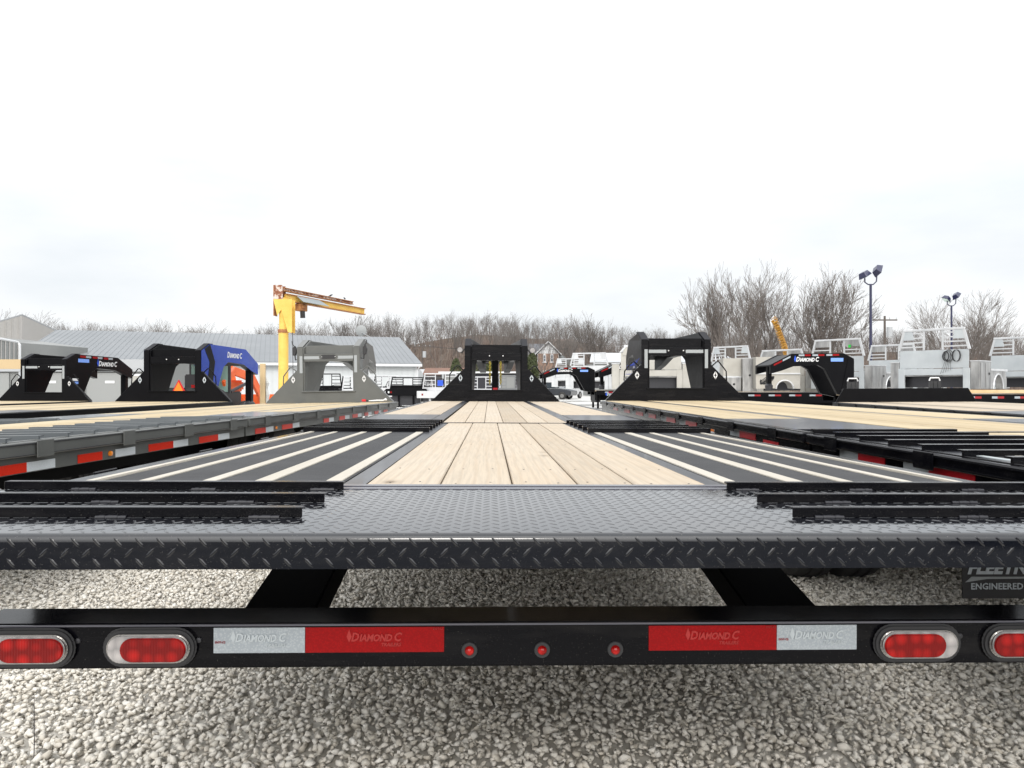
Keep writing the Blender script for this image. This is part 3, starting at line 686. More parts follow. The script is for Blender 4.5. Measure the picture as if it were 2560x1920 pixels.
# --- black trailer to the right
rvp = 1261.6
rt = [(1527.5, 1534, 'w'), (1534, 1545, 'r'), (1553, 1561, 'w'), (1561, 1575, 'r'), (1581, 1591, 'w'), (1591, 1608, 'r'), (1614, 1623, 'w'), (1623, 1640, 'r'), (1655, 1667.6, 'w'), (1667.6, 1689, 'r'), (1701, 1716, 'w'), (1716, 1743, 'r'), (1828, 1851.6, 'w'), (1851.6, 1892, 'r'), (2105, 2151, 'w'), (2151, 2218, 'r'), (2265.7, 2330, 'w'), (2330, 2446.5, 'r')]
rgt, rzf = trailer('black trailer right of the centre one with yellow plank deck and taped bulkhead', rvp, 1.636 + 1.25, 3.78, 8.15, .921, wood=WOODY, nslat=7, tapes_side=-1, tapes=tp(rt, 1.636 * F, rvp),
                   tape_mats=(mat('red_side_tape', rough=.3, coat=.3, build=tape((.50, .008, .015), (.38, .006, .012))), TAPEG), bk=dict(tapes=True), nk=dict(tw=.22, m=BLACKM), tapez=-.056, railh=.052, axles=(-.3 + .9, .6 + 1.1))
v, f = text_mesh('SRHD', .058, .0016, .0)
yA = 2904 / (1945 - rvp) - 3.78; yB = 2904 / (1916 - rvp) - 3.78
sg = MB().box(-1.2545, -1.2508, yA - .03, yB + .03, .921 - .160, .921 - .088).build('model_badge', SIGNR, rgt)
put_text(v, f, 'lettering', LETTER, sg, (-1.2550, yB + .015, .921 - .146), (0, -1, 0), (0, 0, 1), 1)
yA = 2904 / (1788 - rvp) - 3.78; yB = 2904 / (1771 - rvp) - 3.78
sg = MB().box(-1.2545, -1.2508, yA, yB, .921 - .165, .921 - .09).build('instruction_label', LETTER, rgt)
MB().box(-1.2552, -1.2547, yA, yB, .921 - .108, .921 - .0905).build('label_header', SMV, sg)
MB().lathe([(0, 0), (0, .018), (-.012, .014), (-.016, 0)], (-1.252, 2904 / (1991 - rvp) - 3.78, .921 - .14), 'x', 12).build('marker_light', AMBER, rgt)
# its mud flap
mfy = 3.22 - 3.78
mf = MB().box(2.09 - 2.886 + .0, 2.09 - 2.886 + .62, mfy, mfy + .008, .20, .74).build('mud_flap', NAVY if False else PLASTIC, rgt)
v, f = text_mesh('FLEETNECK', .078, .0035, .25, 1.05); put_text(v, f, 'lettering', LETTERG, mf, (2.11 - 2.886, mfy - .002, .315), (1, 0, 0), (0, 0, 1), 1)
v, f = text_mesh('ENGINEERED', .040, .0007, 0, 1.03); put_text(v, f, 'lettering', LETTERG, mf, (2.125 - 2.886, mfy - .002, .243), (1, 0, 0), (0, 0, 1), 1)
MB().prism([(2.10 - 2.886, .275), (2.13 - 2.886, .300), (2.45 - 2.886, .300), (2.45 - 2.886, .292), (2.20 - 2.886, .290)], 'y', mfy - .003, mfy - .0005).build('flap_stripe', TAPEG, mf)
for s in (-1, 1):
    wl = MB().prism([(-.03, .02), (.03, .02), (.05, .12), (.02, .20), (-.03, .16)], 'y', 6.60, 6.66); wl.v = [(x_ + s * .66, y_, z_ + .863 + .86) for x_, y_, z_ in wl.v]
    wl = wl.build('folded_work_lamp', PLASTIC, grey, bevel=.005, seg=1)
    MB().tube([(s * .59, 6.63, 1.68), (s * .64, 6.63, 1.66), (s * .65, 6.63, 1.76)], .012, 6).build('lamp_arm', PLASTIC, wl)
    MB().tube([(s * .655, 6.63, 1.91), (s * .69, 6.63, 1.95), (s * .70, 6.63, 2.01)], .01, 6).build('lamp_hook', PLASTIC, wl)
q = MB()
for k in range(7):
    q.tube([(-.60 - .03 * (k % 3), 8.25 + .05 * k, .921 + .72 - .02 * k), (-.68 - .02 * k, 8.3, .921 + .60), (-.60 - .035 * k, 8.28 + .04 * k, .921 + .45), (-.56 - .03 * (k % 4), 8.3, .921 + .35 + .02 * k)], .0035, 4)
q.build('hanging_cables', CABLE, rgt)
q = MB()
for k in range(5):
    a0 = k * 1.7; q.tube([(-.63 + .09 * math.cos(a0 + t), 8.22, .921 + .42 + .13 * math.sin(1.3 * t + k)) for t in np.linspace(0, 4.5, 12)], .007, 5)
q.build('hanging_cables', PLASTIC, rgt)
# --- second and third trailers on the left
lvp = 1362
l2, l2z = trailer('black trailer with a blue gooseneck second from the left', lvp, -6.25 - 1.2, 7.3, 6.6, .858, mt=BLACKM, wood=WOODY, nslat=4, hw=1.2,
                  bk=dict(lights=2), nk=dict(skin=BLUE, tw=0, cx=.47, logo_side=1, lp=(1.15, .93, .125), badge=False), axles=(1.2, 2.2))
MB().prism([(6.6 + .12, .858 + 1.065), (6.6 + .36, .858 + 1.165), (6.6 + .58, .858 + .82), (6.6 + .42, .858 + .12), (6.6 + .18, .858 + .12), (6.6 + .34, .858 + .80)], 'x', .5925, .595).build('paint_stripe', BLACKM, l2)
l3, l3z = trailer('black trailer at the far left edge with taped bulkhead and lettered gooseneck', 1362, -11.17 - 1.2, 10.4, 6.6, .80, mt=BLACKM, wood=WOODY, nslat=4, hw=1.2,
                  bk=dict(tapes=True, emblem=True), nk=dict(logo_side=1, tw=0, cx=.47, lp=(1.25, .90, .135), tapes=NT), axles=(1.2, 2.2))
MB().box(.588, .591, 6.6 + .42, 6.6 + .85, .80 + .97, .80 + 1.06).build('badge', LETTERB, l3)
MB().box(.588, .591, 6.6 + .20, 6.6 + .42, .80 + .50, .80 + .56).build('badge', LETTER, l3)
MB().box(.588, .591, 6.6 + .25, 6.6 + .45, .80 + .42, .80 + .48).build('badge', LETTERB, l3)
# --- far right trailer with low bulkhead
r2, r2z = trailer('black trailer at the right edge with a low solid bulkhead', 1462, 4.40 + 1.2, 7.0, 6.1, .89, mt=BLACKM, wood=WOODW, nslat=4, hw=1.2, tapes_side=-1, roll=-.4,
                  bk=dict(low=True), nk=dict(x0=.30, x1=.42), axles=(1.2, 2.2))
for o_ in list(r2.children):
    if o_.name.split('.')[0] in ('neck_beam', 'neck_top_plate', 'neck_cross_member', 'coupler_post', 'coupler'): bpy.data.objects.remove(o_)
for cx in (-.78, .62):
    for q in range(3):
        MB().box(cx + q * .07 - .1, cx + q * .07 - .05, 6.35, 6.40, .89 - .05, .89 + .36).build('jack_tube', PLASTIC, r2)
    MB().tube([(cx - .1, 6.37, 1.26), (cx - .08, 6.37, 1.31), (cx + .06, 6.37, 1.31), (cx + .08, 6.37, 1.26)], .014, 6).build('hose_end', LETTER, r2)

# --- crosswise gooseneck trailers further back
def cross_trailer(label, px_nose, Y, rz, zd=.93, ln=7, tapes=True, load=None, sc=.95):
    x_ = X(px_nose, Y)
    t = thing('crosswise_trailer', label, 'trailer', (x_, Y, 0), rz, 'gooseneck trailers standing crosswise in the yard')
    # local: +y points to the hitch; neck starts at y=-2.8
    MB().box(-1.2, 1.2, -2.8 - ln, -2.8, zd - .05, zd).build('deck', WOODW, t)
    for s in (-1, 1):
        MB().box(*sorted((s * 1.2, s * 1.24)), -2.8 - ln, -2.75, zd - .22, zd + .005).build('side_channel', BLACKM, t)
        MB().box(*sorted((s * .5, s * .62)), -2.8 - ln, -2.8, zd - .5, zd - .055).build('frame_beam', BLACKM, t)
    neck(t, -2.8, zd, BLACKM, tw=0, cb=.22, logo_side=-1, tapes=NT + ((2.14, 2.4, 1.09, .98, TAPEW), (2.42, 2.70, .97, .85, TAPER)), lp=(1.95, .93, .13))
    MB().box(-.592, -.588, -2.8 + .36, -2.8 + .78, zd + .93, zd + 1.03).build('badge', LETTERB, t)
    for s in (-1, 1):
        MB().prism([(-2.8, zd), (-2.35, zd), (-2.6, zd + 1.0), (-2.8, zd + 1.0)], 'x', *sorted((s * .59, s * .60))).build('gusset', BLACKM, t)
        MB().box(*sorted((s * .62, s * .70)), -3.0, -2.9, .05, zd).build('landing_leg', BLACKM, t)
        for k in range(9):
            y_ = -3.2 - k * .75
            if -2.8 - ln < y_ - .3:
                MB().box(*sorted((s * 1.2405, s * 1.244)), y_ - .18, y_, zd - .12, zd - .06).build('reflective_tape', TAPEW, t)
                MB().box(*sorted((s * 1.2405, s * 1.244)), y_ - .40, y_ - .181, zd - .12, zd - .06).build('reflective_tape', TAPERD, t)
    for ay in (-2.8 - ln * .65, -2.8 - ln * .65 - 1):
        for s in (-1, 1): wheel(t, s * 1.0, ay, s)
    MB().box(-.62, .62, -3.1, -2.82, zd - .6, zd - .23).build('tool_box', PLASTIC, t, bevel=.01)
    t.scale = (1, sc, 1)
    return t
ta = cross_trailer('black crosswise trailer seen right of the centre bulkhead, white lettering on its neck', 1352, 36.0, R(90 + 4), .95, 4)
put_logo(ta, (-1.2465, -3.3, .70), (0, -1, 0), (0, 0, 1), .13, LETTERG, BADGEB)
tb = cross_trailer('black crosswise trailer half hidden behind the right bulkhead, blue wiring on its post', 1492, 29.0, R(90 + 2), .93, 6)
tcx = cross_trailer('nearest black crosswise trailer with lettered neck in front of the aluminium beds', 1907, 20.8, R(90 + 2), .94, 6, sc=.86)
b_ = MB()
for k in range(5):
    a0 = k * 1.3; b_.tube([(-.2 - .1 * math.cos(a0 + t) * (.6 + .1 * k), -.55 - .25 * math.sin(a0 + t * 1.0), .94 + .40 + .12 * math.sin(t * 1.3 + k)) for t in np.linspace(0, 5, 12)], .012, 5)
b_.T = None
o_ = b_.build('cable_bundle', PLASTIC, tcx); o_.location = (.85, .1, 0)

# ---------------------------------------------------------------- truck beds
def rack(root, w_, z0, z1, m, y=0, nl=4, slope=.12, win=.28, t=.035, corner=False):
    wt = w_ - slope
    for s in (-1, 1):
        fr = MB(); fr.hexa([(s * w_ - t, y - t, z0), (s * w_ + t, y - t, z0), (s * w_ + t, y + t, z0), (s * w_ - t, y + t, z0), (s * wt - t, y - t, z1), (s * wt + t, y - t, z1), (s * wt + t, y + t, z1), (s * wt - t, y + t, z1)])
        fr.build('rack_post', m, root)
    MB().box(-wt - t, wt + t, y - t, y + t, z1 + .001, z1 + 2 * t).build('rack_top_rail', m, root, bevel=.01, seg=1)
    for s in (-1, 1): MB().box(s * win - t * .7, s * win + t * .7, y - t * .7, y + t * .7, z0, z1).build('rack_upright', m, root)
    for k in range(nl):
        zz = z0 + (z1 - z0) * (k + .6) / (nl + .2); xw = w_ - slope * (zz - z0) / (z1 - z0) - t - .004
        for s in (-1, 1): MB().box(*sorted((s * (win + t * .75), s * xw)), y - t * .4, y + t * .4, zz, zz + .045).build('rack_louver', m, root)
def flat_bed(label, px, Y, m, rz=0, zb=.55, w_=1.0, rails=True, side=0, lift=0, rh=.95):
    zb += .22
    t = thing('truck_flatbed', label, 'truck bed', (X(px, Y), Y, lift), rz, 'steel truck flatbeds standing in the yard')
    MB().box(-w_, w_, 0, 2.7, zb - .06, zb).build('bed_floor', STEEL if m is not WHITE else WHITE, t)
    MB().box(-w_, w_, -.03, -.001, zb - .36, zb + .02).build('tail_skirt', m, t, bevel=.01, seg=1)
    for s in (-1, 1):
        MB().box(*sorted((s * (w_ - .03), s * (w_ + .01))), 0, 2.7, zb - .28, zb + .01).build('side_skirt', m, t)
        MB().box(*sorted((s * .35, s * .45)), .1, 2.6, .02, zb - .07).build('runner', m, t)
        for k in range(2): MB().box(*sorted((s * (w_ - .2 - .13 * k), s * (w_ - .12 - .13 * k))), -.036, -.031, zb - .22, zb - .12).build('tail_light', LENSR if k else LETTER, t)
    rack(t, w_ * .93, zb, zb + rh, m, 2.6)
    MB().box(-w_ * .7, w_ * .7, .25, 2.3, .1, zb - .3).build('under_frame', STEEL, t)
    MB().box(-w_ * .9, w_ * .9, 2.58, 2.62, zb + .01, zb + .22).build('rack_panel', m, t)
    if side:
        for s in (-1, 1):
            MB().tube([(s * w_, .0, zb - .05), (s * (w_ + .25), -.5, zb - .3)], .03, 6).build('side_rail', m, t)
            MB().tube([(s * w_, .0, zb + .15), (s * w_, 1.6, zb + .42), (s * w_, 2.6, zb + .42)], .025, 6).build('side_rail', m, t)
    return t
flat_bed('low black flatbed by the white building, leftmost seen through the grey bulkhead', 806, 44, BLACKM, R(8), .75)
flat_bed('black flatbed with louvred rack beside a white one, seen through the grey bulkhead', 846, 46, BLACKM, R(-10), .6, side=1)
flat_bed('white flatbed with louvred rack, seen through the grey bulkhead', 877, 42, WHITE, R(4), .55)
flat_bed('white flatbed partly behind the grey bulkhead slope and black flatbed', 955, 44, WHITE, R(4), .62)
flat_bed('white flatbed tucked behind the large black flatbed', 985, 50, WHITE, R(0), .7)
flat_bed('large black flatbed with stake sides and ramps between white flatbeds', 1015, 39, BLACKM, R(6), .78, w_=1.1, side=1, rh=.62)
flat_bed('small white flatbed further back between the black flatbed and the blue-tagged one', 1050, 62, WHITE, R(2), .6)
flat_bed('black flatbed peeping out behind the grey bulkhead slope', 938, 52, BLACKM, R(-6), .7)
flat_bed('distant white flatbed low against the white building corner', 912, 58, WHITE, R(5), .8)
flat_bed('dark flatbed in front of the brown cottage', 1066, 52, BLACKM, R(-4), .5, side=1)
wb = flat_bed('white flatbed with a blue tag on its rack, left of the centre bulkhead', 1093, 38, WHITE, R(2), .66, w_=1.08)
MB().box(-.16, .16, 2.52, 2.56, 1.18, 1.5).build('blue_tag', BADGEB, wb)
flat_bed('white flatbed seen through the left of the centre bulkhead opening', 1194, 44, WHITE, R(-3), .55)
flat_bed('grey flatbed seen through the right of the centre bulkhead opening', 1281, 44, mat('mid_grey_steel', (.16, .165, .17), .45), R(3), .6)

def service_bed(label, px, Y, b=50, zb=1.07, m=GALV, mb=ALU, cables=False, box_len=1.1, panel=True, rack_top=2.03, solid_top=False):
    bb = R(b); ax = Vector((math.cos(bb), -math.sin(bb), 0)); o = Vector((X(px, Y), Y, zb)) - ax * 1.12
    t = thing('aluminium_truck_body', label, 'truck body', o, -bb, 'aluminium service bodies waiting in the yard')
    rack(t, 1.12, 1.36, rack_top, ALUW, 0, 4, .17, .30, .04)
    if solid_top:
        for s in (-1, 1): MB().box(*sorted((s * .35, s * .98)), -.02, .02, rack_top - .25, rack_top - .001).build('rack_panel', ALU, t)
    else:
        for s in (-1, 1): MB().prism([(s * .62, rack_top - .30), (s * 1.03, rack_top - .30), (s * .965, rack_top - .002), (s * .68, rack_top - .002)], 'y', -.03, .03).build('rack_panel', m, t)
    MB().box(-1.1, 1.1, .0, .04, .72, 1.355).build('front_panel', m, t, bevel=.005, seg=1)
    MB().box(-1.0, 1.0, -.03, -.001, .48, .70).build('cross_sill', m, t, bevel=.005, seg=1)
    MB().box(-1.1, 1.1, .05, 2.9, .44, .50).build('bed_floor', ALU, t)
    for s in (-1, 1):
        MB().box(*sorted((s * .93, s * 1.14)), -.04, .045, -.02, .715).build('corner_post', m, t, bevel=.006, seg=1)
        # tool boxes and wheel arch along the side
        MB().box(*sorted((s * 1.145, s * 1.42)), 0.0, box_len, 0, .93).build('tool_box', mb, t, bevel=.008, seg=1)
        MB().box(*sorted((s * 1.13, s * 1.44)), -.01, box_len + .02, .932, .965).build('box_lid', ALUW, t)
        MB().lathe([(0, 0), (s * .012, .05), (s * .02, .03), (s * .022, 0)], (s * 1.433, box_len * .82, .52), 'x', 14).build('box_latch', PLASTIC, t)
        for q_ in range(2):
            MB().box(*sorted((s * 1.4205, s * 1.432)), .05 + q_ * box_len * .48, .05 + q_ * box_len * .48 + box_len * .42, .05, .88).build('box_door', mb, t, bevel=.004, seg=1)
        arch = [(box_len + .02, 0.0), (box_len + .02, .62), (2.75, .62), (2.9, .35), (2.9, .0), (2.45, 0)]
        arch += [(1.95 + .5 * math.cos(t_), .5 * math.sin(t_)) for t_ in np.linspace(.12, math.pi - .12, 12)] + [(1.45, 0)]
        MB().prism(arch, 'x', *sorted((s * 1.20, s * 1.40))).build('fender_side', mb, t)
        MB().tube([(s * 1.41, 1.95 + .53 * math.cos(t_), .52 * math.sin(t_)) for t_ in np.linspace(0, math.pi, 14)], .028, 6).build('fender_trim', ALUW, t)
        MB().box(*sorted((s * 1.14, s * 1.43)), box_len + .03, 2.9, .625, .70).build('top_rail', ALUW, t)
    MB().box(-1.1, 1.1, .3, .6, .05, .43).build('sub_frame', STEEL, t)
    if cables:
        c = MB()
        for k in range(7):
            cx, cz, r_ = .42 + .05 * (k % 3), 1.12 + .03 * (k % 2), .13 + .02 * (k % 3)
            c.tube([(cx + r_ * .75 * math.cos(a_), -.05 - .01 * k, cz + r_ * 1.2 * math.sin(a_)) for a_ in np.linspace(0, 2 * math.pi, 14, endpoint=False)], .008, 5, closed=True)
        for k in range(3):
            cx = .72 + .02 * k; c.tube([(cx + .12 * math.cos(a_), -.05 - .01 * k, 1.14 + .2 * math.sin(a_)) for a_ in np.linspace(0, 2 * math.pi, 14, endpoint=False)], .008, 5, closed=True)
        for k in range(5):
            c.tube([(.40 + .1 * k * .4, -.05, 1.0), (.33 + .06 * k, -.07, .75), (.24 + .08 * k, -.05, .52 + .03 * k)], .005, 4)
        c.build('coiled_cables', PLASTIC, t)
    return t
service_bed('large galvanised truck body with slatted rack and coiled cables, second from right edge', 2424, 24.0, cables=True)
service_bed('aluminium truck body at the right edge with white rail and wheel arch', 2640, 28.0)
cb = service_bed('brushed aluminium truck body with tall side boxes and rounded rack, right of the lettered neck', 2160, 29.5, mb=ALU, solid_top=True, box_len=1.4)
MB().box(.5, .6, -.06, -.045, 1.72, 1.84).build('green_tag', mat('green_tag', (.02, .45, .05), .5), cb)
service_bed('aluminium truck body with rounded rack behind the large galvanised one', 2293, 33.5, solid_top=True)
service_bed('aluminium truck body with low slatted rack right of the taped bulkhead', 1876, 35.0, mb=ALUW, cables=True, box_len=1.5)
service_bed('cream aluminium truck body behind the nearest lettered neck', 2012, 32.0, zb=.92, m=ALUC, mb=ALUC, solid_top=True, box_len=.5, rack_top=1.86)
def side_body(label, px, Y, wl, z0, z1, arch=None, boxes=()):
    t = thing('aluminium_truck_body', label, 'truck body', (X(px, Y), Y, 0), R(-6), 'aluminium service bodies waiting in the yard')
    poly = [(-wl, z0)]
    if arch: c_, r_ = arch; poly += [(c_ - r_ * math.cos(a_), z0 + r_ * math.sin(a_)) for a_ in np.linspace(0.05, math.pi - .05, 14)]
    poly += [(wl, z0), (wl, z1 - .25), (wl - .12, z1), (-wl, z1)]
    MB().prism(poly, 'y', 0, .9).build('side_panel', ALUC, t)
    if arch: MB().tube([(c_ - r_ * math.cos(a_), -.02, z0 + r_ * math.sin(a_)) for a_ in np.linspace(0, math.pi, 14)], .03, 6).build('fender_trim', ALUW, t)
    for (a, b2, c3, d3) in boxes:
        d_ = MB().box(a, b2, -.30, -.001, c3, d3).build('tool_box', ALU, t, bevel=.01, seg=1)
        MB().lathe([(0, 0), (-.01, .05), (-.02, .03), (-.022, 0)], ((a + b2) / 2, -.302, (c3 + d3) / 2), 'y', 12).build('box_latch', PLASTIC, d_)
    MB().box(-wl, wl, -.04, -.001, z0 + .62, z0 + .68).build('rub_strip', ALUW, t)
    return t
side_body('low aluminium service body side with wheel arch under the nearest lettered neck', 1945, 30.5, .92, 1.05, 2.42, (.28, .36))
side_body('aluminium tool box body with round latch right of the taped bulkhead', 1850, 31.5, .72, .92, 2.40, None, ((-.62, -.02, .95, 1.55), (.05, .66, .90, 2.38)))
side_body('plain aluminium box body between the lettered neck and the large galvanised body', 2110, 31.0, .40, 1.0, 2.5, None, ((-.30, .3, 1.1, 1.9),))
service_bed('cream aluminium truck body framed by the right bulkhead opening', 1705, 26.0, b=8, zb=1.05, m=ALUC, mb=ALUC, rack_top=1.25 + .3, box_len=.8)
service_bed('small white rack body behind the first crosswise neck', 1462, 52, b=20, zb=1.1, mb=ALUW, m=ALUW)
service_bed('white rack body standing in front of the pale roof', 1520, 41, b=20, zb=1.0, mb=ALUW, m=ALUW)
fl = thing('loaded_flatbed_trailer', 'long black flatbed trailer with red and white tape carrying the aluminium bodies', 'trailer', (X(1925, 27), 27, 0), R(2))
MB().box(-4.5, 14, -1.2, 1.2, .82, .93).build('deck', BLACKM, fl)
MB().box(-4.5, 14, -1.25, -1.205, .55, .90).build('side_rail', BLACKM, fl)
MB().box(-4.5, 14, -.6, .6, .35, .8).build('frame_beam', BLACKM, fl)
for k in range(24):
    MB().box(-4.3 + k * .75, -4.3 + k * .75 + .22, -1.254, -1.2505, .80, .86).build('reflective_tape', TAPEW, fl)
    MB().box(-4.3 + k * .75 + .221, -4.3 + k * .75 + .45, -1.254, -1.2505, .80, .86).build('reflective_tape', TAPERD, fl)
for xx in (-2, -1, 8, 9):
    w_ = MB().lathe([(-.12, .2), (-.12, .36), (-.08, .4), (.08, .4), (.12, .36), (.12, .2)], (xx, -1.0, .4), 'y', 24).build('wheel', TYRE, fl, smooth=40)
# timber cribbing trailer strip right
tb2 = thing('timber_stack', 'yellow timber bearers under the right aluminium bodies', 'timber', (X(2475, 22), 22, 0), 0)
for k in range(3): MB().box(-1.3, 1.6, .2 * k, .2 * k + .15, .95 - .12 * k, 1.05 - .12 * k).build('bearer', TIMBER, tb2)

# ---------------------------------------------------------------- buildings
def wall_ribs(b, p0, p1, z0, z1a, z1b, pitch, depth=.06, wd=.10, out_=None):
    p0 = Vector(p0); p1 = Vector(p1); d = p1 - p0; l = d.length; d.normalize(); nrm = Vector((d.y, -d.x)) if out_ is None else Vector(out_)
    n = int(l / pitch)
    for i in range(n):
        s = (i + .5) * pitch; c = p0 + d * s; zt = z1a + (z1b - z1a) * s / l
        q = [c - d * wd / 2, c + d * wd / 2, c + d * wd / 2 + nrm * depth, c - d * wd / 2 + nrm * depth]
        b.hexa([(v_.x, v_.y, z0) for v_ in q] + [(v_.x, v_.y, zt) for v_ in q])
wh = thing('metal_building', 'long white metal building with grey ribbed roof behind the left trailers', 'building', (0, 0, 0))
c1 = Vector((-10.2, 75.7)); u = Vector((-33.8, -11.3)).normalized(); nn = Vector((u.y, -u.x)); nn = nn if nn.y > 0 else -nn
LW_ = 36.4; c0 = c1 + u * LW_; ze = 3.55; zr = 1.17 + 119 * (75.7 + 14 * .948) / F; dd = 14
b = MB()
A, B_, C_, D_ = c0, c1, c1 + nn * 2 * dd, c0 + nn * 2 * dd
b.add([(A.x, A.y, 0), (B_.x, B_.y, 0), (C_.x, C_.y, 0), (D_.x, D_.y, 0), (A.x, A.y, ze), (B_.x, B_.y, ze), (C_.x, C_.y, ze), (D_.x, D_.y, ze), ((A + nn * dd).x, (A + nn * dd).y, zr), ((B_ + nn * dd).x, (B_ + nn * dd).y, zr)],
      [(0, 1, 5, 4), (1, 2, 6, 9, 5), (2, 3, 7, 6), (3, 0, 4, 8, 7)])
b.build('wall', WALLW, wh)
rb = MB(); wall_ribs(rb, c1, c0, .1, ze - .1, ze - .1, .62, .05, .07, out_=-nn); o_ = rb.build('wall_rib', mat('rib_siding', (.50, .52, .53), .5), wh); tag(o_, kind='stuff')  # ribs in one even tone close to the wall's
rf = MB(); e = .5
def rp(P, z_): return (P.x, P.y, z_)
sl_ = (zr - ze) / dd
for sgn in (0, 1):
    base = (lambda P, k: P + nn * k) if sgn == 0 else (lambda P, k: P + nn * (2 * dd - k))
    a0, a1 = base(c0 + u * e, -e), base(c1 - u * e, -e); r0, r1 = base(c0 + u * e, dd), base(c1 - u * e, dd)
    z0_, z1_ = ze - sl_ * e + .03, zr + .03
    rf.hexa([rp(a0, z0_), rp(a1, z0_), rp(r1, z1_), rp(r0, z1_), rp(a0, z0_ + .12), rp(a1, z0_ + .12), rp(r1, z1_ + .12), rp(r0, z1_ + .12)])
roof = rf.build('roof', ROOFG, wh)
sm = MB(); n = int((LW_ + .9) / .5)
for i in range(n):
    s0 = c0 + u * .4 - u * (i * .5)
    for k0, k1 in ((-e, dd),):
        pa, pb = s0 + nn * k0, s0 + nn * k1; h0, h1 = ze - sl_ * e + .151, zr + .151; w2 = u * .03
        sm.hexa([rp(pa - w2, h0), rp(pa + w2, h0), rp(pb + w2, h1), rp(pb - w2, h1), rp(pa - w2, h0 + .014), rp(pa + w2, h0 + .014), rp(pb + w2, h1 + .014), rp(pb - w2, h1 + .014)])
sm.build('roof_seam', mat('roof_seam_metal', (.155, .165, .175), .75), roof)
gu = MB(); q0, q1 = c0 + u * e - nn * (e + .15), c1 - u * e - nn * (e + .15)
gu.hexa([rp(q0, ze - .32), rp(q1, ze - .32), rp(q1 + nn * .14, ze - .32), rp(q0 + nn * .14, ze - .32), rp(q0, ze - .06), rp(q1, ze - .06), rp(q1 + nn * .14, ze - .06), rp(q0 + nn * .14, ze - .06)])
gu.build('gutter', TRIMW, wh)
MB().tube([rp(c1 - nn * .5 - u * .3, ze - .2), rp(c1 - nn * .1 - u * .1, ze - .7), rp(c1 - nn * .1 - u * .1, .1)], .09, 8).build('downspout', TRIMW, wh)
MB().hexa([rp(c1 - nn * .07 - u * .06, 0), rp(c1 - nn * .07 + u * .12, 0), rp(c1 + nn * .1 + u * .12, 0), rp(c1 + nn * .1 - u * .06, 0), rp(c1 - nn * .07 - u * .06, ze - .35), rp(c1 - nn * .07 + u * .12, ze - .35), rp(c1 + nn * .1 + u * .12, ze - .35), rp(c1 + nn * .1 - u * .06, ze - .35)]).build('corner_trim', TRIMW, wh)
# satellite dish on the ridge
ds = thing('satellite_dish', 'pale round satellite dish above the white building roof', 'dish', (X(902, 92), 92, 7.0))
MB().lathe([(0, 0), (.02, .3), (.08, .55), (.17, .72), (.15, .72), (.05, .5), (.03, 0)], (0, 0, 1.35), 'y', 24).build('dish_bowl', mat('dish_grey', (.27, .28, .28), .6), ds, smooth=60)
MB().tube([(0, 0, -.8), (0, .3, 1.3)], .06, 8).build('mast', TRIMG, ds)
MB().tube([(.1, -.1, 1.1), (2.0, .3, .1), (4.2, .3, -.5)], .05, 6).build('cable', TRIMG, ds)
sk = MB().prism([(-.5, -.8), (.3, -.2), (4.0, -.4), (4.4, -.75)], 'y', .2, 1.2).build('mount_frame', mat('dull_brass', (.24, .21, .14), .6), ds)

# gabled beige building at far left
gb = thing('metal_building', 'beige gabled metal building with lean-to at the far left edge', 'building', (0, 0, 0))
Yc = 84; pc = (X(55, Yc), Yc)
pl_, pr_ = (X(-130, 76), 76), (X(190, 96), 96)
zp, zl_, zr_ = Z(789, Yc), Z(842, 76), Z(851, 96)
b = MB(); back = Vector((-9, 14))
def q3(p, z_): return (p[0], p[1], z_)
pb_ = (pl_[0] - 2 + 3, pl_[1] + 22)
b.add([q3(pl_, 0), q3(pc, 0), q3(pr_, 0), q3(pb_, 0), q3(pl_, zl_), q3(pc, zp), q3(pr_, zr_), q3(pb_, zl_)], [(0, 1, 5, 4), (1, 2, 6, 5), (2, 3, 7, 6), (3, 0, 4, 7)])
b.build('wall', WALLB, gb)
b = MB(); wall_ribs(b, pc, pl_, .1, zp - .1, zl_ - .1, .8, .06, .12, out_=Vector((.5, -.85))); b.build('wall_rib', WALLB, gb)['kind'] = 'stuff'
b = MB(); b.add([q3(pl_, zl_ + .03), q3(pc, zp + .03), q3(pr_, zr_ + .03), q3(pb_, zl_ + .03), q3(pl_, zl_ + .18), q3(pc, zp + .18), q3(pr_, zr_ + .18), q3(pb_, zl_ + .18)], [(0, 1, 2), (0, 2, 3), (4, 5, 6), (4, 6, 7), (0, 1, 5, 4), (1, 2, 6, 5), (2, 3, 7, 6), (3, 0, 4, 7)])
b.build('roof', TRIMG, gb)
# lean-to and grey panelled shop front
la, lb = (X(-60, 56), 56), (X(50, 60.5), 60.5)
b = MB(); b.add([q3(la, 0), q3(lb, 0), (lb[0] + 1, lb[1] + 8, 0), (la[0], la[1] + 8, 0), q3(la, Z(838, 56)), q3(lb, Z(857, 60.5)), (lb[0] + 1, lb[1] + 8, Z(857, 60.5)), (la[0], la[1] + 8, Z(838, 56))], [(0, 1, 5, 4), (1, 2, 6, 5), (2, 3, 7, 6), (3, 0, 4, 7), (4, 5, 6, 7)])
b.build('lean_to', WALLG, gb)
b = MB(); wall_ribs(b, lb, la, .1, Z(859, 60.5), Z(840, 56), .45, .05, .1, out_=Vector((.6, -.8))); b.build('wall_rib', WALLB, gb)['kind'] = 'stuff'
MB().tube([(la[0] + .2, la[1] - .2, Z(838, 56) + .05), (lb[0] - .1, lb[1] - .2, Z(857, 60.5) + .05), (lb[0] + .1, lb[1] - .2, Z(862, 60.5)), (lb[0] + .1, lb[1] - .2, .2)], .11, 8).build('gutter', TRIMW, gb)
sh = thing('workshop', 'grey panelled workshop with roller doors behind the leftmost trailers', 'building', (X(150, 34), 34, 0))
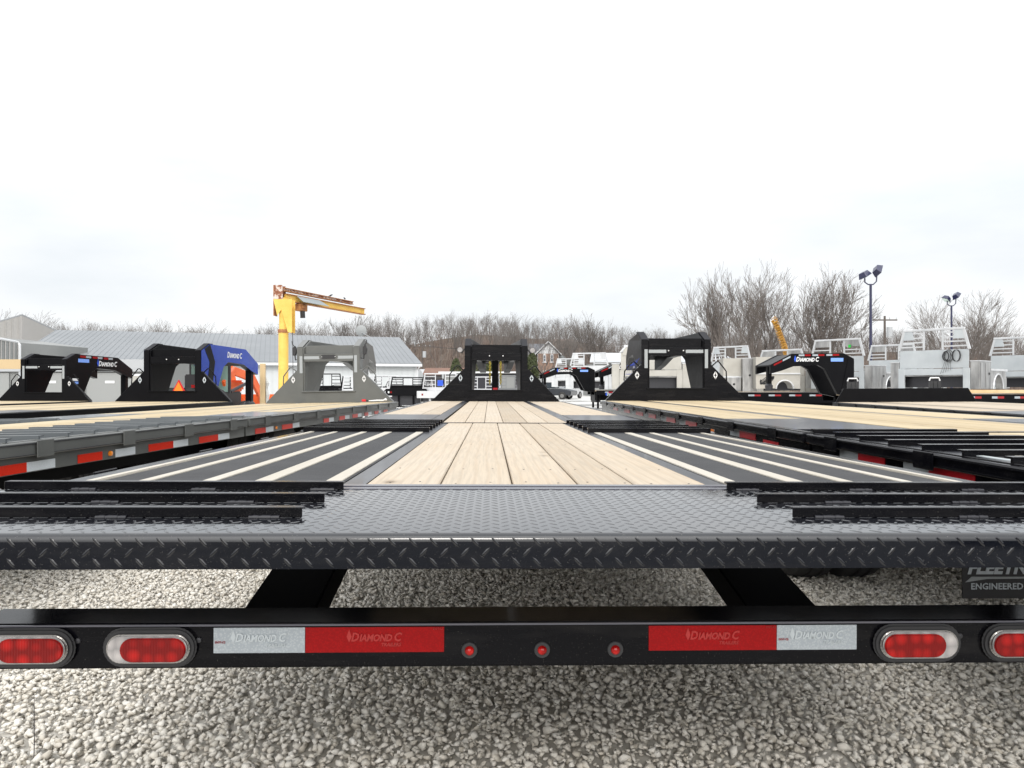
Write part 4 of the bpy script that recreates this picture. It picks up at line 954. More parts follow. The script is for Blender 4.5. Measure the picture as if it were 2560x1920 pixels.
MB().box(-6, 4.6, 0, 8, 0, 2.42).build('wall', WALLG, sh)
MB().box(-1.69, 4.65, -.12, -.01, 1.98, 2.44).build('fascia', TRIMG, sh)
MB().box(-6.05, -1.7, -.12, -.01, 1.98, 2.44).build('fascia', mat('timber_fascia', (.46, .34, .19), .6), sh)
MB().box(-6.05, 4.65, -.15, -.125, 1.86, 1.98).build('fascia_trim', TRIMG, sh)
for k, xx in enumerate((-4.6, -1.5, 1.3)):
    d_ = MB().box(xx, xx + 2.2, -.06, -.011, .02, 1.8).build('door', mat('door_grey', (.25, .255, .25), .5), sh, bevel=.01, seg=1)
    MB().box(xx + .9, xx + 1.35, -.075, -.065, 1.30, 1.42).build('door_sign', LETTER, d_)
    MB().box(xx - .35, xx - .15, -.2, -.011, 0, 1.85).build('door_post', NAVY if k == 2 else TRIMG, sh)
wn = MB().box(3.2, 4.1, -.05, -.011, .95, 1.75).build('window', TRIMW, sh); MB().box(3.3, 4.0, -.056, -.051, 1.05, 1.65).build('pane', mat('blind_glass', (.35, .34, .31), .3), wn)

# dark open shed behind the centre trailer
ds_ = thing('equipment_shed', 'dark shed with white fascia behind the centre bulkhead', 'building', (X(1200, 60), 60, 0))
MB().box(-3.3, 3.5, 0, 6, 0, 2.22).build('wall', mat('black_siding', (.012, .012, .018), .6), ds_)
MB().box(-3.5, 3.7, -.3, -.01, 2.24, 2.38).build('fascia', TRIMW, ds_, bevel=.02, seg=1)
for xx in (-3.2, -2.0, 1.6, 3.1): MB().box(xx, xx + .16, -.2, -.02, 0, 2.2).build('post', TRIMG, ds_)
MB().box(-1.9, -3.0, -.02, -.006, .2, 2.1).build('panel', WALLG, ds_); MB().box(1.8, 3.0, -.02, -.006, .2, 2.1).build('panel', WALLG, ds_)
MB().box(.9, 1.15, -.03, -.006, 1.5, 2.0).build('notice', LETTER, ds_)
# brown roofed cottage
ct = thing('cottage', 'small grey cottage with brown roof right of the white building', 'house', (X(1090, 98), 98, 0))
MB().box(-2.5, 3.6, 0, 5, 0, 2.8).build('wall', mat('dark_clapboard', (.10, .095, .10), .7), ct)
MB().prism([(0, 2.8), (2.5, 3.55), (5, 2.8)], 'x', -2.6, 3.8).build('gable', TRIMG, ct)
b = MB(); b.hexa([(-1.8, -.4, 2.66), (3.9, -.4, 2.66), (3.9, 2.6, 3.62), (-1.8, 2.6, 3.62), (-1.8, -.4, 2.76), (3.9, -.4, 2.76), (3.9, 2.6, 3.72), (-1.8, 2.6, 3.72)]); b.build('roof', SHINGB, ct)
MB().prism([(-3.6 + .9, 0), (-1.7, 0), (-1.7, 2.75), (-2.2, 3.5), (-2.7, 2.75)], 'y', -.6, -.02).build('porch', mat('pale_clapboard', (.36, .37, .38), .7), ct)
w_ = MB().box(1.3, 2.1, -.05, -.01, 1.6, 2.2).build('window', TRIMW, ct); MB().box(1.4, 2.0, -.056, -.051, 1.7, 2.1).build('pane', GLASSD, w_)
# brick house
bh = thing('brick_house', 'red brick house with white gable and arched windows behind the trailers', 'house', (X(1370.5, 140), 140, 0))
hw_ = 2.1; ze_, zp_ = Z(884, 140), Z(853, 140)
MB().box(-hw_, hw_, 0, 8, 0, ze_).build('wall', BRICK, bh)
MB().prism([(-hw_, ze_), (hw_, ze_), (0, zp_ - .25)], 'y', .02, 8).build('gable', TRIMW, bh)
for s in (-1, 1):
    b = MB(); b.hexa([(s * (hw_ + .55), -.4, ze_ - .30), (0, -.4, zp_ - .15), (0, 8.2, zp_ - .15), (s * (hw_ + .55), 8.2, ze_ - .30), (s * (hw_ + .55), -.4, ze_ - .1), (0, -.4, zp_ + .05), (0, 8.2, zp_ + .05), (s * (hw_ + .55), 8.2, ze_ - .1)]); b.build('roof', SHING, bh)
    b = MB(); b.hexa([(s * (hw_ + .55), -.5, ze_ - .36), (0, -.5, zp_ - .2), (0, -.405, zp_ - .2), (s * (hw_ + .55), -.405, ze_ - .36), (s * (hw_ + .55), -.5, ze_ - .08), (0, -.5, zp_ + .08), (0, -.405, zp_ + .08), (s * (hw_ + .55), -.405, ze_ - .08)]); b.build('barge_board', TRIMW, bh)
    MB().cyl((s * (hw_ - .02), -.08, .5), (s * (hw_ - .02), -.08, ze_), .06).build('downspout', TRIMW, bh)
for wx in (-.72, .72):
    for wz in (Z(905, 140), Z(905, 140) - 3.2):
        wq = MB().prism([(wx - .3, wz), (wx + .3, wz), (wx + .3, wz + 1.35), (wx + .2, wz + 1.55), (wx, wz + 1.62), (wx - .2, wz + 1.55), (wx - .3, wz + 1.35)], 'y', -.10, -.01).build('window', TRIMW, bh)
        MB().box(wx - .19, wx + .19, -.12, -.101, wz + .12, wz + 1.3).build('pane', mat('pale_pane', (.16, .17, .19), .2), wq)
        MB().box(wx - .19, wx + .19, -.135, -.121, wz + .66, wz + .72).build('sash_bar', TRIMW, wq)
        MB().box(wx - .42, wx + .42, -.14, -.01, wz - .16, wz - .005).build('sill', TRIMW, wq)
MB().box(-6.4, -hw_ - .01, 3, 10, 0, ze_ - 1.0).build('wing_wall', BRICK, bh)
b = MB(); b.hexa([(-7, 2.4, ze_ - 1.2), (0, 2.4, ze_ - 1.2), (0, 7, zp_ - .3), (-7, 7, zp_ - .3), (-7, 2.4, ze_ - 1.0), (0, 2.4, ze_ - 1.0), (0, 7, zp_ - .1), (-7, 7, zp_ - .1)]); b.build('wing_roof', SHING, bh)
MB().box(hw_ + .01, 5.0, 1.0, 8, 0, Z(912, 140)).build('wing_wall', mat('cream_clapboard', (.4, .36, .30), .7), bh)
b = MB(); b.hexa([(hw_ + .02, .6, Z(912, 140)), (5.2, .6, Z(912, 140)), (3.4, 5, Z(888, 140)), (hw_ + .02, 5, Z(885, 140)), (hw_ + .02, .6, Z(912, 140) + .12), (5.2, .6, Z(912, 140) + .12), (3.4, 5, Z(888, 140) + .12), (hw_ + .02, 5, Z(885, 140) + .12)]); b.build('wing_roof', mat('green_grey_shingles', (.15, .165, .165), .85), bh)
# hillside house glimpsed in the wood
hh_ = thing('hillside_house', 'pinkish brick house glimpsed among bare trees above the brick house', 'house', (X(1408, 208), 208, 7.5))
MB().box(-2.6, 2.6, 0, 6, 0, Z(854, 208) - 7.5).build('wall', mat('pink_brick', (.30, .18, .15), .85), hh_)
MB().prism([(-.6, Z(854, 208) - 7.5), (3, Z(846, 208) - 7.5), (6.6, Z(854, 208) - 7.5)], 'x', -3.2, 3.2).build('roof', mat('pink_roof', (.34, .25, .22), .85), hh_)
for wx in (-1.6, 0, 1.6): MB().box(wx - .35, wx + .35, -.06, -.01, 2.2, 3.6).build('window', GLASSD, hh_)
# long pale roofed barn right of brick house
pb = thing('pale_roofed_building', 'long low building with pale grey roof behind the right bulkhead', 'building', (X(1560, 78), 78, 0))
MB().box(-3.3, 12, 0, 12, 0, Z(907, 78)).build('wall', WALLG, pb)
b = MB(); b.hexa([(-3.8, -.4, Z(907, 78) + .02), (12.4, -.4, Z(907, 78) + .02), (12.4, 6, Z(885, 78) + .25), (-2.9, 6, Z(885, 78) + .25), (-3.8, -.4, Z(907, 78) + .15), (12.4, -.4, Z(907, 78) + .15), (12.4, 6, Z(885, 78) + .4), (-2.9, 6, Z(885, 78) + .4)]); b.build('roof', mat('pale_roof', (.42, .44, .46), .5), pb)

# ---------------------------------------------------------------- jib crane
Yk = 28.0; kx = X(708.5, Yk)
ck = thing('jib_crane', 'yellow jib crane with rusty beams rising behind the grey bulkhead', 'crane', (kx, Yk, 0))
zt = lambda py: Z(py, Yk)
MB().cyl((0, 0, 0), (0, 0, zt(832)), .19, n=24).build('column', YEL, ck, smooth=50)
MB().cyl((0, 0, zt(832)), (0, 0, zt(824)), .215, n=24).build('column_collar', RUSTY, ck, smooth=50)
MB().cyl((0, 0, zt(824)), (0, 0, zt(745)), .165, n=24).build('swivel_post', YEL, ck, smooth=50)
for s in (-1, 1):
    hd = [(-.30, zt(714)), (.02, zt(714)), (.04, zt(733)), (.40, zt(749)), (.40, zt(832)), (.20, zt(832)), (-.18, zt(790)), (-.33, zt(752))]
    MB().prism([(a, b_z) for a, b_z in hd[:2]] + [(.04, zt(749)), (-.33, zt(749))], 'y', *sorted((s * .19, s * .21))).build('head_plate', RUST, ck)
    MB().prism([(-.33, zt(749.3)), (.40, zt(749.3)), (.40, zt(832)), (.24, zt(832)), (-.02, zt(775)), (-.18, zt(790))], 'y', *sorted((s * .19, s * .21))).build('head_plate', YEL, ck)
MB().box(-.34, -.30, -.19, .19, zt(790), zt(714)).build('head_back', RUSTY, ck)
# beams swing away to the right
ang = math.atan2(5.2, 1.9)
bd = Vector((1.95, 5.4, 0)).normalized()
def beam(name, z0, z1, l, hw_, m, mf, th=.05, dip=0, x0=.0):
    T = Matrix.Rotation(math.atan2(bd.y, bd.x), 4, 'Z')
    for (a, c, m_, nm, wv) in ((z0 + th, z1 - th, m, name, .04), (z1 - th + .001, z1, mf, name + '_flange', hw_), (z0, z0 + th - .001, mf, name + '_flange', hw_)):
        q = MB(); q.T = T; q.hexa([(x0, -wv, a), (l, -wv, a - dip), (l, wv, a - dip), (x0, wv, a), (x0, -wv, c), (l, -wv, c - dip), (l, wv, c - dip), (x0, wv, c)]); q.build(nm, m_, ck)
beam('boom', zt(752), zt(733), 5.9, .11, YEL, RUSTY, .035, x0=.1)
beam('upper_beam', zt(728), zt(719), 4.9, .09, RUST, RUSTY, .03)
T = Matrix.Rotation(math.atan2(bd.y, bd.x), 4, 'Z')
q = MB(); q.T = T; q.hexa([(.7, -.42, zt(751)), (2.5, -.42, zt(751)), (2.2, -.05, zt(733)), (.7, -.05, zt(733)), (.7, -.42, zt(750)), (2.5, -.42, zt(750)), (2.2, -.05, zt(732)), (.7, -.05, zt(732))]); q.build('rain_cover', mat('cover_sheet', (.22, .25, .26), .6), ck)
q = MB(); q.T = T; q.box(.85, 1.35, -.16, .16, zt(771), zt(753)); q.box(.95, 1.2, -.2, .2, zt(765), zt(757)); q.build('hoist', RUSTY, ck, bevel=.02, seg=1)
q = MB(); q.T = T; q.cyl((1.1, -.1, zt(789)), (1.08, -.1, zt(772)), .10, n=14); q.build('hoist_motor', PLASTIC, ck, smooth=50)
MB().tube([(.42, -.2, zt(832)), (.43, -.2, zt(880)), (.47, -.2, .4)], .012, 5).build('power_cable', PLASTIC, ck)
for k, dd_ in enumerate((3.2, 4.3)):
    p = bd * dd_ + Vector((0, 0, 0)); bz = zt(719) + .0
    bt = thing('bird', ('small dark bird perched on the middle of the upper crane beam', 'small dark bird perched near the tip of the upper crane beam')[k], 'bird', (kx + p.x, Yk + p.y, bz), R(40 + 90 * k))
    MB().tube([(-.11, 0, .03), (-.05, 0, .05), (.0, 0, .075), (.05, 0, .10), (.08, 0, .115), (.11, 0, .11)], [.006, .022, .036, .028, .022, .004], 8).build('body', PLASTIC, bt, smooth=60)
    for s in (-1, 1): MB().cyl((0, s * .015, .0), (0, s * .012, .05), .004, n=5).build('leg', STEEL, bt)

# ---------------------------------------------------------------- lamp posts, utility poles
def flood(label, px, Y, ztop, rot):
    t = thing('floodlight_pole', label, 'lamp post', (X(px, Y), Y, 0), 0, 'floodlight poles')
    MB().cyl((0, 0, 0), (0, 0, ztop), .09, .07, 12).build('pole', NAVY, t, smooth=50)
    MB().tube([(-.36, 0, ztop + .55), (-.34, 0, ztop + .15), (-.15, 0, ztop + .02), (.15, 0, ztop + .02), (.34, 0, ztop + .2), (.38, 0, ztop + .75)], .04, 8).build('yoke', NAVY, t, smooth=60)
    for s, r_ in ((-1, rot[0]), (1, rot[1])):
        h = bpy.data.objects.new('x', None)
        q = MB(); q.T = Matrix.Translation((s * .38, 0, ztop + .62 + (.25 if s > 0 else 0))) @ Matrix.Rotation(R(r_), 4, 'Y') @ Matrix.Rotation(R(35), 4, 'Z')
        q.hexa([(-.36, -.26, -.16), (.36, -.26, -.16), (.36, .26, -.16), (-.36, .26, -.16), (-.22, -.18, .16), (.22, -.18, .16), (.22, .18, .16), (-.22, .18, .16)]); hd_ = q.build('lamp_head', NAVY, t, bevel=.02, seg=1)
        q2 = MB(); q2.T = q.T; q2.box(-.31, .31, -.22, .22, -.175, -.162); q2.build('lamp_glass', mat('lamp_glass', (.55, .68, .62), .15), hd_)
        bpy.data.objects.remove(h)
flood('tall navy floodlight pole with two tilted heads right of the big bare trees', 2177, 42, Z(712, 42), (-28, -58))
flood('shorter navy floodlight pole in front of the round bare tree', 2379, 58, Z(765, 58), (28, -40))
def pole(label, px, Y, top, arms=True):
    t = thing('utility_pole', label, 'utility pole', (X(px, Y), Y, 0), 0, 'wooden utility poles')
    m_ = mat('pole_wood', (.09, .075, .065), .9)
    MB().cyl((0, 0, 0), (0, 0, Z(top, Y)), .16, .11, 8).build('pole', m_, t)
    if arms:
        MB().box(-1.3, 1.3, -.08, -.02, Z(top, Y) - .5, Z(top, Y) - .36).build('crossarm', m_, t)
        for xx in (-1.2, -.5, .5, 1.2): MB().cyl((xx, -.05, Z(top, Y) - .35), (xx, -.05, Z(top, Y) - .15), .05, .03, 6).build('insulator', TRIMG, t)
        MB().cyl((.35, -.3, Z(top, Y) - 2.2), (.35, -.3, Z(top, Y) - 1.2), .28, .28, 10).build('transformer', TRIMG, t)
    return t
pole('utility pole with crossarm and transformer right of the tall floodlight', 2212, 75, 790)
pole('utility pole with wires on the wooded slope above the brown cottage', 1056, 115, 860)
pole('thin utility pole at the foot of the wood left of the cottage', 1018, 120, 856)
wr = MB()
for (a, b2) in (((1018, 858), (1056, 862)), ((1056, 862), (1270, 868)), ((1056, 866), (1420, 872))):
    Ya, Yb_ = 117, 112
    n = 8; wr.tube([(X(a[0] + (b2[0] - a[0]) * k / n, Ya), Ya, Z(a[1] + (b2[1] - a[1]) * k / n, Ya) - .5 * math.sin(math.pi * k / n)) for k in range(n + 1)], .018, 4)
tag(wr.build('overhead_wire', PLASTIC), 'thin dark overhead wires crossing in front of the wooded hill', 'wire')

# ---------------------------------------------------------------- loader tractor and driver
tr = thing('compact_tractor', 'orange loader tractor with cab and orange warning triangle behind the blue-necked trailer', 'tractor', (X(474, 20), 20, 0), R(-9))
MB().box(-.32, .32, -.3, 2.2, .45, 1.0).build('body', mat('charcoal_body', (.02, .025, .025), .5), tr, bevel=.03)
MB().box(-.3, .3, 1.2, 2.4, 1.0, 1.35).build('hood', ORANGE, tr, bevel=.06)
cabp = MB()
for (xx, yy_) in ((-.62, -.35), (.62, -.35), (-.62, 1.0), (.62, 1.0)): cabp.box(xx - .03, xx + .03, yy_ - .03, yy_ + .03, .95, 2.02)
cabp.build('cab_frame', PLASTIC, tr)
MB().box(-.7, .7, -.45, 1.1, 2.021, 2.12).build('cab_roof', ORANGE, tr, bevel=.04)
MB().box(-.585, .585, .97, .98, 1.0, 2.0).build('front_glass', GLASS, tr)
MB().box(-.7, .7, -.42, .3, .82, 1.12).build('fender', mat('charcoal_body'), tr, bevel=.04)
for s in (-1, 1):
    wheel(tr, s * .72, .1, s, .55, .32); wheel(tr, s * .62, 1.9, s, .36, .22)
    lt = MB().box(*sorted((s * .35, s * .62)), -.46, -.425, 1.12, 1.2).build('tail_light', LENSR, tr); MB().box(*sorted((s * .63, s * .7)), -.46, -.425, 1.12, 1.2).build('indicator', AMBER, lt)
    ar = MB(); pth = [(0.9, 1.3), (1.5, 1.75), (2.6, 1.55), (3.4, .75), (3.4, .5), (3.2, .55), (2.5, 1.3), (1.5, 1.5), (1.0, 1.1)]
    ar.prism(pth, 'x', *sorted((s * .42, s * .52))); ar.build('loader_arm', ORANGE, tr, bevel=.01, seg=1)
    MB().cyl((s * .47, 1.3, 1.0), (s * .47, 2.4, 1.3), .05).build('loader_cylinder', STEEL, tr)
MB().prism([(3.3, .15), (4.1, .15), (4.1, .22), (3.6, .35), (3.4, .9), (3.3, .9)], 'x', -.85, .85).build('bucket', ORANGE, tr)
sg = MB().prism([(-.20, 1.0), (.20, 1.0), (0, 1.34)], 'y', -.50, -.47).build('warning_triangle', SIGNR, tr)
MB().prism([(-.14, 1.03), (.14, 1.03), (0, 1.28)], 'y', -.508, -.501).build('triangle_face', SMV, sg)
tt = thing('orange_excavator', 'orange machine arm with hoses seen under the blue gooseneck arch', 'machine', (X(573, 24), 24, 0), R(20))
MB().prism([(-.15, .3), (.3, .3), (.25, 1.2), (.1, 2.0), (-.25, 2.05), (-.3, 1.8), (-.05, 1.2)], 'y', -.12, .12).build('arm', ORANGE, tt, bevel=.01, seg=1)
MB().prism([(-.25, 1.8), (-.95, 1.95), (-1.0, 1.85), (-.3, 1.65)], 'y', -.1, .1).build('boom', ORANGE, tt)
MB().cyl((.0, -.2, .6), (-.2, -.2, 1.6), .05).build('ram', STEEL, tt)
MB().box(-.5, .5, -.5, .9, .1, .7).build('base', PLASTIC, tt, bevel=.03)
# driver
pe = thing('person', 'driver in a black cap and dark work clothes sitting in the tractor cab', 'person', (X(488, 20.2), 20.2, 0), R(-9))
def skin_body(name, joints, edges, mt, parent, root=0, sub=2):
    me = bpy.data.meshes.new(name); me.from_pydata([j[:3] for j in joints], edges, []); o = bpy.data.objects.new(name, me); COL.objects.link(o)
    md = o.modifiers.new('s', 'SKIN'); sv = me.skin_vertices[0].data
    for i, j in enumerate(joints): sv[i].radius = (j[3], j[4] if len(j) > 4 else j[3]); sv[i].use_root = (i == root)
    o.modifiers.new('u', 'SUBSURF').levels = sub; o.modifiers['u'].render_levels = sub
    dg = bpy.context.evaluated_depsgraph_get(); m2 = bpy.data.meshes.new_from_object(o.evaluated_get(dg)); bpy.data.objects.remove(o)
    m2.materials.clear(); m2.materials.append(mt); m2.polygons.foreach_set('use_smooth', [True] * len(m2.polygons))
    o = bpy.data.objects.new(name, m2); COL.objects.link(o); o.parent = parent; return o
J = [(0, .35, 1.05, .15, .12), (0, .35, 1.28, .15, .11), (0, .36, 1.46, .17, .11), (0, .37, 1.57, .06), (0, .38, 1.62, .055),
     (-.2, .36, 1.50, .065), (-.27, .42, 1.26, .05), (-.18, .62, 1.22, .04), (-.14, .70, 1.25, .035),
     (.2, .36, 1.50, .065), (.27, .42, 1.26, .05), (.18, .62, 1.22, .04), (.14, .70, 1.25, .035),
     (-.11, .45, 1.03, .09), (-.14, .78, 1.04, .07), (-.14, .82, .68, .05), (-.14, .93, .64, .04), (.11, .45, 1.03, .09), (.14, .78, 1.04, .07), (.14, .82, .68, .05), (.14, .93, .64, .04)]
E = [(0, 1), (1, 2), (2, 3), (3, 4), (2, 5), (5, 6), (6, 7), (7, 8), (2, 9), (9, 10), (10, 11), (11, 12), (0, 13), (13, 14), (14, 15), (15, 16), (0, 17), (17, 18), (18, 19), (19, 20)]
skin_body('body', J, E, CLOTH, pe)
hd = MB(); hd.lathe([(-.12, 0), (-.115, .035), (-.07, .06), (-.01, .078), (.05, .08), (.10, .06), (.125, 0)], (0, .40, 1.74), 'z', 16); hd.tube([(0, .47, 1.745), (0, .50, 1.72), (0, .48, 1.705)], [.012, .014, .008], 6)
for s in (-1, 1): hd.tube([(s * .078, .40, 1.75), (s * .09, .395, 1.74), (s * .08, .40, 1.71)], .01, 5)
hd.build('head', SKIN, pe, smooth=70)
cp = MB(); cp.lathe([(.03, .084), (.07, .082), (.11, .06), (.13, 0)], (0, .40, 1.74), 'z', 16); cp.prism([(-.07, .46), (.07, .46), (.06, .56), (0, .58), (-.06, .56)], 'z', 1.772, 1.782); cp.build('cap', CAP, pe, smooth=60)
for s in (-1, 1):
    hnd = MB(); c = Vector((s * .14, .72, 1.255))
    hnd.tube([c + Vector((0, -.03, 0)), c + Vector((0, .03, 0))], [.025, .028], 8)
    for k in range(4):
        o2 = c + Vector(((k - 1.5) * .016, .03, .0)); hnd.tube([o2, o2 + Vector((0, .035, -.004)), o2 + Vector((0, .045, -.03 - .004 * (k == 1)))], .007, 5)
    hnd.tube([c + Vector((-s * .02, 0, 0)), c + Vector((-s * .04, .03, -.01)), c + Vector((-s * .035, .05, -.02))], .008, 5); hnd.build('hand', SKIN, pe, smooth=60)
MB().box(-.25, .25, .12, .26, 1.0, 1.5).build('seat_back', PLASTIC, tr, bevel=.03); MB().box(-.25, .25, .12, .62, .93, 1.0).build('seat', PLASTIC, tr, bevel=.02)
MB().lathe([(0, .15), (.015, .165), (.03, .15), (.015, .14), (0, .15)], (0, .78, 1.22), 'y', 18).build('steering_wheel', PLASTIC, tr)

# ---------------------------------------------------------------- vehicles glimpsed under the first crosswise neck
def car(label, px, Y, rz, m, name='parked_car', h=1.45):
    t = thing(name, label, 'car', (X(px, Y), Y, 0), rz)
    MB().prism([(-2.1, .35), (2.1, .35), (2.15, .75), (1.3, .92), (-1.6, .95), (-2.15, .8)], 'y', -.85, .85).build('body', m, t, bevel=.06)
    MB().prism([(-1.5, .952), (1.1, .952), (.5, h), (-1.0, h)], 'y', -.72, .72).build('cabin', GLASSD, t, bevel=.05)
    MB().prism([(-1.02, h - .04), (.52, h - .04), (.45, h + .03), (-.95, h + .03)], 'y', -.73, .73).build('roof', m, t, bevel=.01)
    for xx in (-1.35, 1.35):
        for s in (-1, 1):
            w_ = MB().lathe([(-.1, .18), (-.1, .3), (-.07, .33), (.07, .33), (.1, .3), (.1, .18)], (xx, s * .8, .33), 'y', 20).build('wheel', TYRE, t, smooth=40)
            MB().lathe([(s * .105, 0), (s * .105, .17), (s * .08, .19)], (xx, s * .8, .33), 'y', 12).build('rim', CHROME, w_)
    return t
car('dark grey car under the first crosswise neck', 1378, 62, R(-25), mat('dark_car_paint', (.03, .033, .04), .25, coat=.5))
car('white pickup cab beside the white cargo box under the neck arch', 1414, 66, R(60), WHITE, 'parked_pickup', 1.8)
bx_ = thing('cargo_trailer', 'white enclosed cargo trailer under the first crosswise neck', 'trailer', (X(1388, 72), 72, 0), R(10))
MB().box(-1.0, 1.05, 0, 4, .45, 2.45).build('body', WHITE, bx_, bevel=.04)
for s in (-1, 1): wheel(bx_, s * 1.0, 1.5, s, .33, .2)
# ---------------------------------------------------------------- timber post with wrap, strap
tm_ = thing('timber_post', 'upright raw timber post with torn wrap left of the grey bulkhead', 'post', (X(657, 17.5), 17.5, 0), R(5))
MB().box(-.06, .06, -.05, .05, 0, Z(909, 17.5)).build('post', TIMBER, tm_, bevel=.005, seg=1)
MB().tube([(.1, 0, .75), (.12, .01, .95), (.09, .02, 1.1), (.12, 0, 1.25), (.08, .01, 1.4)], [.03, .05, .03, .04, .01], 7).build('torn_wrap', WRAP, tm_)
MB().box(-.35, .05, -.1, -.05, .55, .60).build('batten', TIMBER, tm_)
st = thing('ratchet_strap', 'red and white ratchet strap lying on the grey trailer deck', 'strap', (X(905, 12.6), 12.6, Z(1004.5, 12.6) + .004), 0)
MB().box(0, .075, -.03, .03, 0, .04).build('ratchet', SIGNR, st, bevel=.006); MB().box(.078, .11, -.02, .02, 0, .03).build('handle', PLASTIC, st)
MB().tube([(.12, 0, .012), (.25, .02, .02), (.38, 0, .022), (.42, .01, .045), (.43, 0, .02)], [.008, .014, .014, .022, .02], 6).build('webbing', LETTER, st)

dg_ = thing('dry_stem', 'thin dry weed stem standing in the gravel at the bottom left', 'weed', (X(86, 2.2), 2.2, 0), 0)
MB().tube([(0, 0, -.01), (.002, 0, .08), (0, .002, .16), (.001, 0, .22)], [.0016, .0014, .0011, .0006], 5).build('stem', mat('dry_stem_brown', (.05, .045, .05), .8), dg_)
for k in range(3): MB().tube([(0, 0, .06 + .045 * k), (.010 * (1 if k % 2 else -1), 0, .072 + .045 * k)], [.0008, .0004], 4).build('twig', mat('dry_stem_brown'), dg_)
# ---------------------------------------------------------------- excavator boom wrapped in vines, right
Yb = 40
eb = thing('yellow_boom', 'weathered yellow machine boom leaning up among the bare trees', 'boom', (X(1972, Yb), Yb, 0), 0)
MB().tube([(0, 0, 1.6), (-.2, 0, Z(868, Yb)), (-.65, 0, Z(815, Yb)), (-.95, 0, Z(802, Yb))], [.15, .14, .12, .07], 8).build('boom_tube', ARCT, eb)
q = MB()
for k in range(26):
    f_ = k / 25; cx = -.05 - .8 * f_; cz = 2.6 + (Z(800, Yb) - 2.6) * f_
    q.tube([(cx - .18, -.1, cz), (cx + .02, -.2, cz + .12 + .06 * math.sin(k * 2.1)), (cx + .2, -.05, cz + .05)], [.02, .05 + .02 * math.sin(k * 1.7), .02], 5)
q.build('boom_wrap', ARCT, eb)

# ---------------------------------------------------------------- trees
def grow(segs, p, d, l, r, depth, rnd, up=.25, spread=.5, nmin=2, nmax=4, minr=.004, curve=.14, taper=.70, side=.5):
    steps = 4 if depth > 1 else 3
    q = p.copy(); dd_ = d.copy(); rr_ = r; nodes = []
    for s in range(steps):
        dd_ = (dd_ + Vector((rnd.gauss(0, curve), rnd.gauss(0, curve), rnd.gauss(0, curve * .6) + up * .14))).normalized()
        q2 = q + dd_ * (l / steps); r2 = max(minr, rr_ * (taper ** (1 / steps) if s < steps - 1 else taper ** (1 / steps)))
        segs.append((q.copy(), q2.copy(), rr_, r2)); q = q2; rr_ = r2; nodes.append((q.copy(), dd_.copy(), rr_))
    if depth == 0: return
    for (nq, ndir, nr) in nodes:
        k = rnd.randint(nmin, nmax) if nq is nodes[-1][0] else (1 if rnd.random() < side else 0)
        for _ in range(k):
            ax = Vector((rnd.gauss(0, 1), rnd.gauss(0, 1), rnd.gauss(0, .5))).normalized()
            nd_ = (ndir + ax * spread * rnd.uniform(.6, 1.25)).normalized()
            grow(segs, nq, nd_, l * rnd.uniform(.55, .85), nr * rnd.uniform(.5, .72), depth - 1, rnd, up, spread, nmin, nmax, minr, curve, taper, side)
def segs_to_np(segs, n=3):
    P0 = np.array([s[0][:] for s in segs]); P1 = np.array([s[1][:] for s in segs]); r0 = np.array([s[2] for s in segs]); r1 = np.array([s[3] for s in segs])
    t = P1 - P0; t /= np.linalg.norm(t, axis=1)[:, None] + 1e-9
    ref = np.where(np.abs(t[:, 2:3]) < .9, np.array([[0, 0, 1.0]]), np.array([[1.0, 0, 0]])); a = np.cross(t, ref); a /= np.linalg.norm(a, axis=1)[:, None]; b = np.cross(t, a)
    rings = []
    for P, r in ((P0, r0), (P1, r1)):
        for k in range(n):
            an = 2 * math.pi * k / n; rings.append(P + (a * math.cos(an) + b * math.sin(an)) * r[:, None])
    V = np.stack(rings, 1).reshape(-1, 3); m = len(segs); base = (np.arange(m) * 2 * n)[:, None]
    fs = np.concatenate([np.stack([base[:, 0] + k, base[:, 0] + (k + 1) % n, base[:, 0] + n + (k + 1) % n, base[:, 0] + n + k], 1) for k in range(n)])
    return V, fs
def bare_tree(label, px, Y, top, stems, seed, lean=.35, width=1.0, depth=5, r=.2, group=None, m=BARK, base=0, minr=.008, spread=.42):
    rnd = random.Random(seed); segs = []; H = Z(top, Y) - base
    trunk = []
    for k in range(stems):
        a_ = 2 * math.pi * k / stems + rnd.uniform(-.4, .4); d_ = Vector((math.cos(a_) * lean * rnd.uniform(.5, 1.3) * width, math.sin(a_) * lean * .6, 1)).normalized()
        st_ = Vector((math.cos(a_) * .25, math.sin(a_) * .2, 0)); grow(segs, st_, d_, H * .40, r * rnd.uniform(.7, 1.1), depth, rnd, .3, spread, 2, 3, minr, .13, .64, .45)
    zmax = np.percentile([s[1].z for s in segs], 99.97); k_ = H / zmax
    segs = [(Vector((a.x * k_ * width, a.y * k_, a.z * k_)), Vector((b.x * k_ * width, b.y * k_, b.z * k_)), c, d_) for a, b, c, d_ in segs]
    t = thing('bare_tree', label, 'tree', (X(px, Y), Y, base), 0, group)
    big = [s for s in segs if s[2] > .055]; sm_ = [s for s in segs if s[2] <= .055]
    if big: V, f_ = segs_to_np(big, 6); numpy_mesh('trunk', V, f_, m, t, 4)
    if sm_: V, f_ = segs_to_np(sm_, 3); numpy_mesh('crown', V, f_, m, t, 4)
    return t, len(segs)
tot = 0
G = 'bare trees beyond the yard'
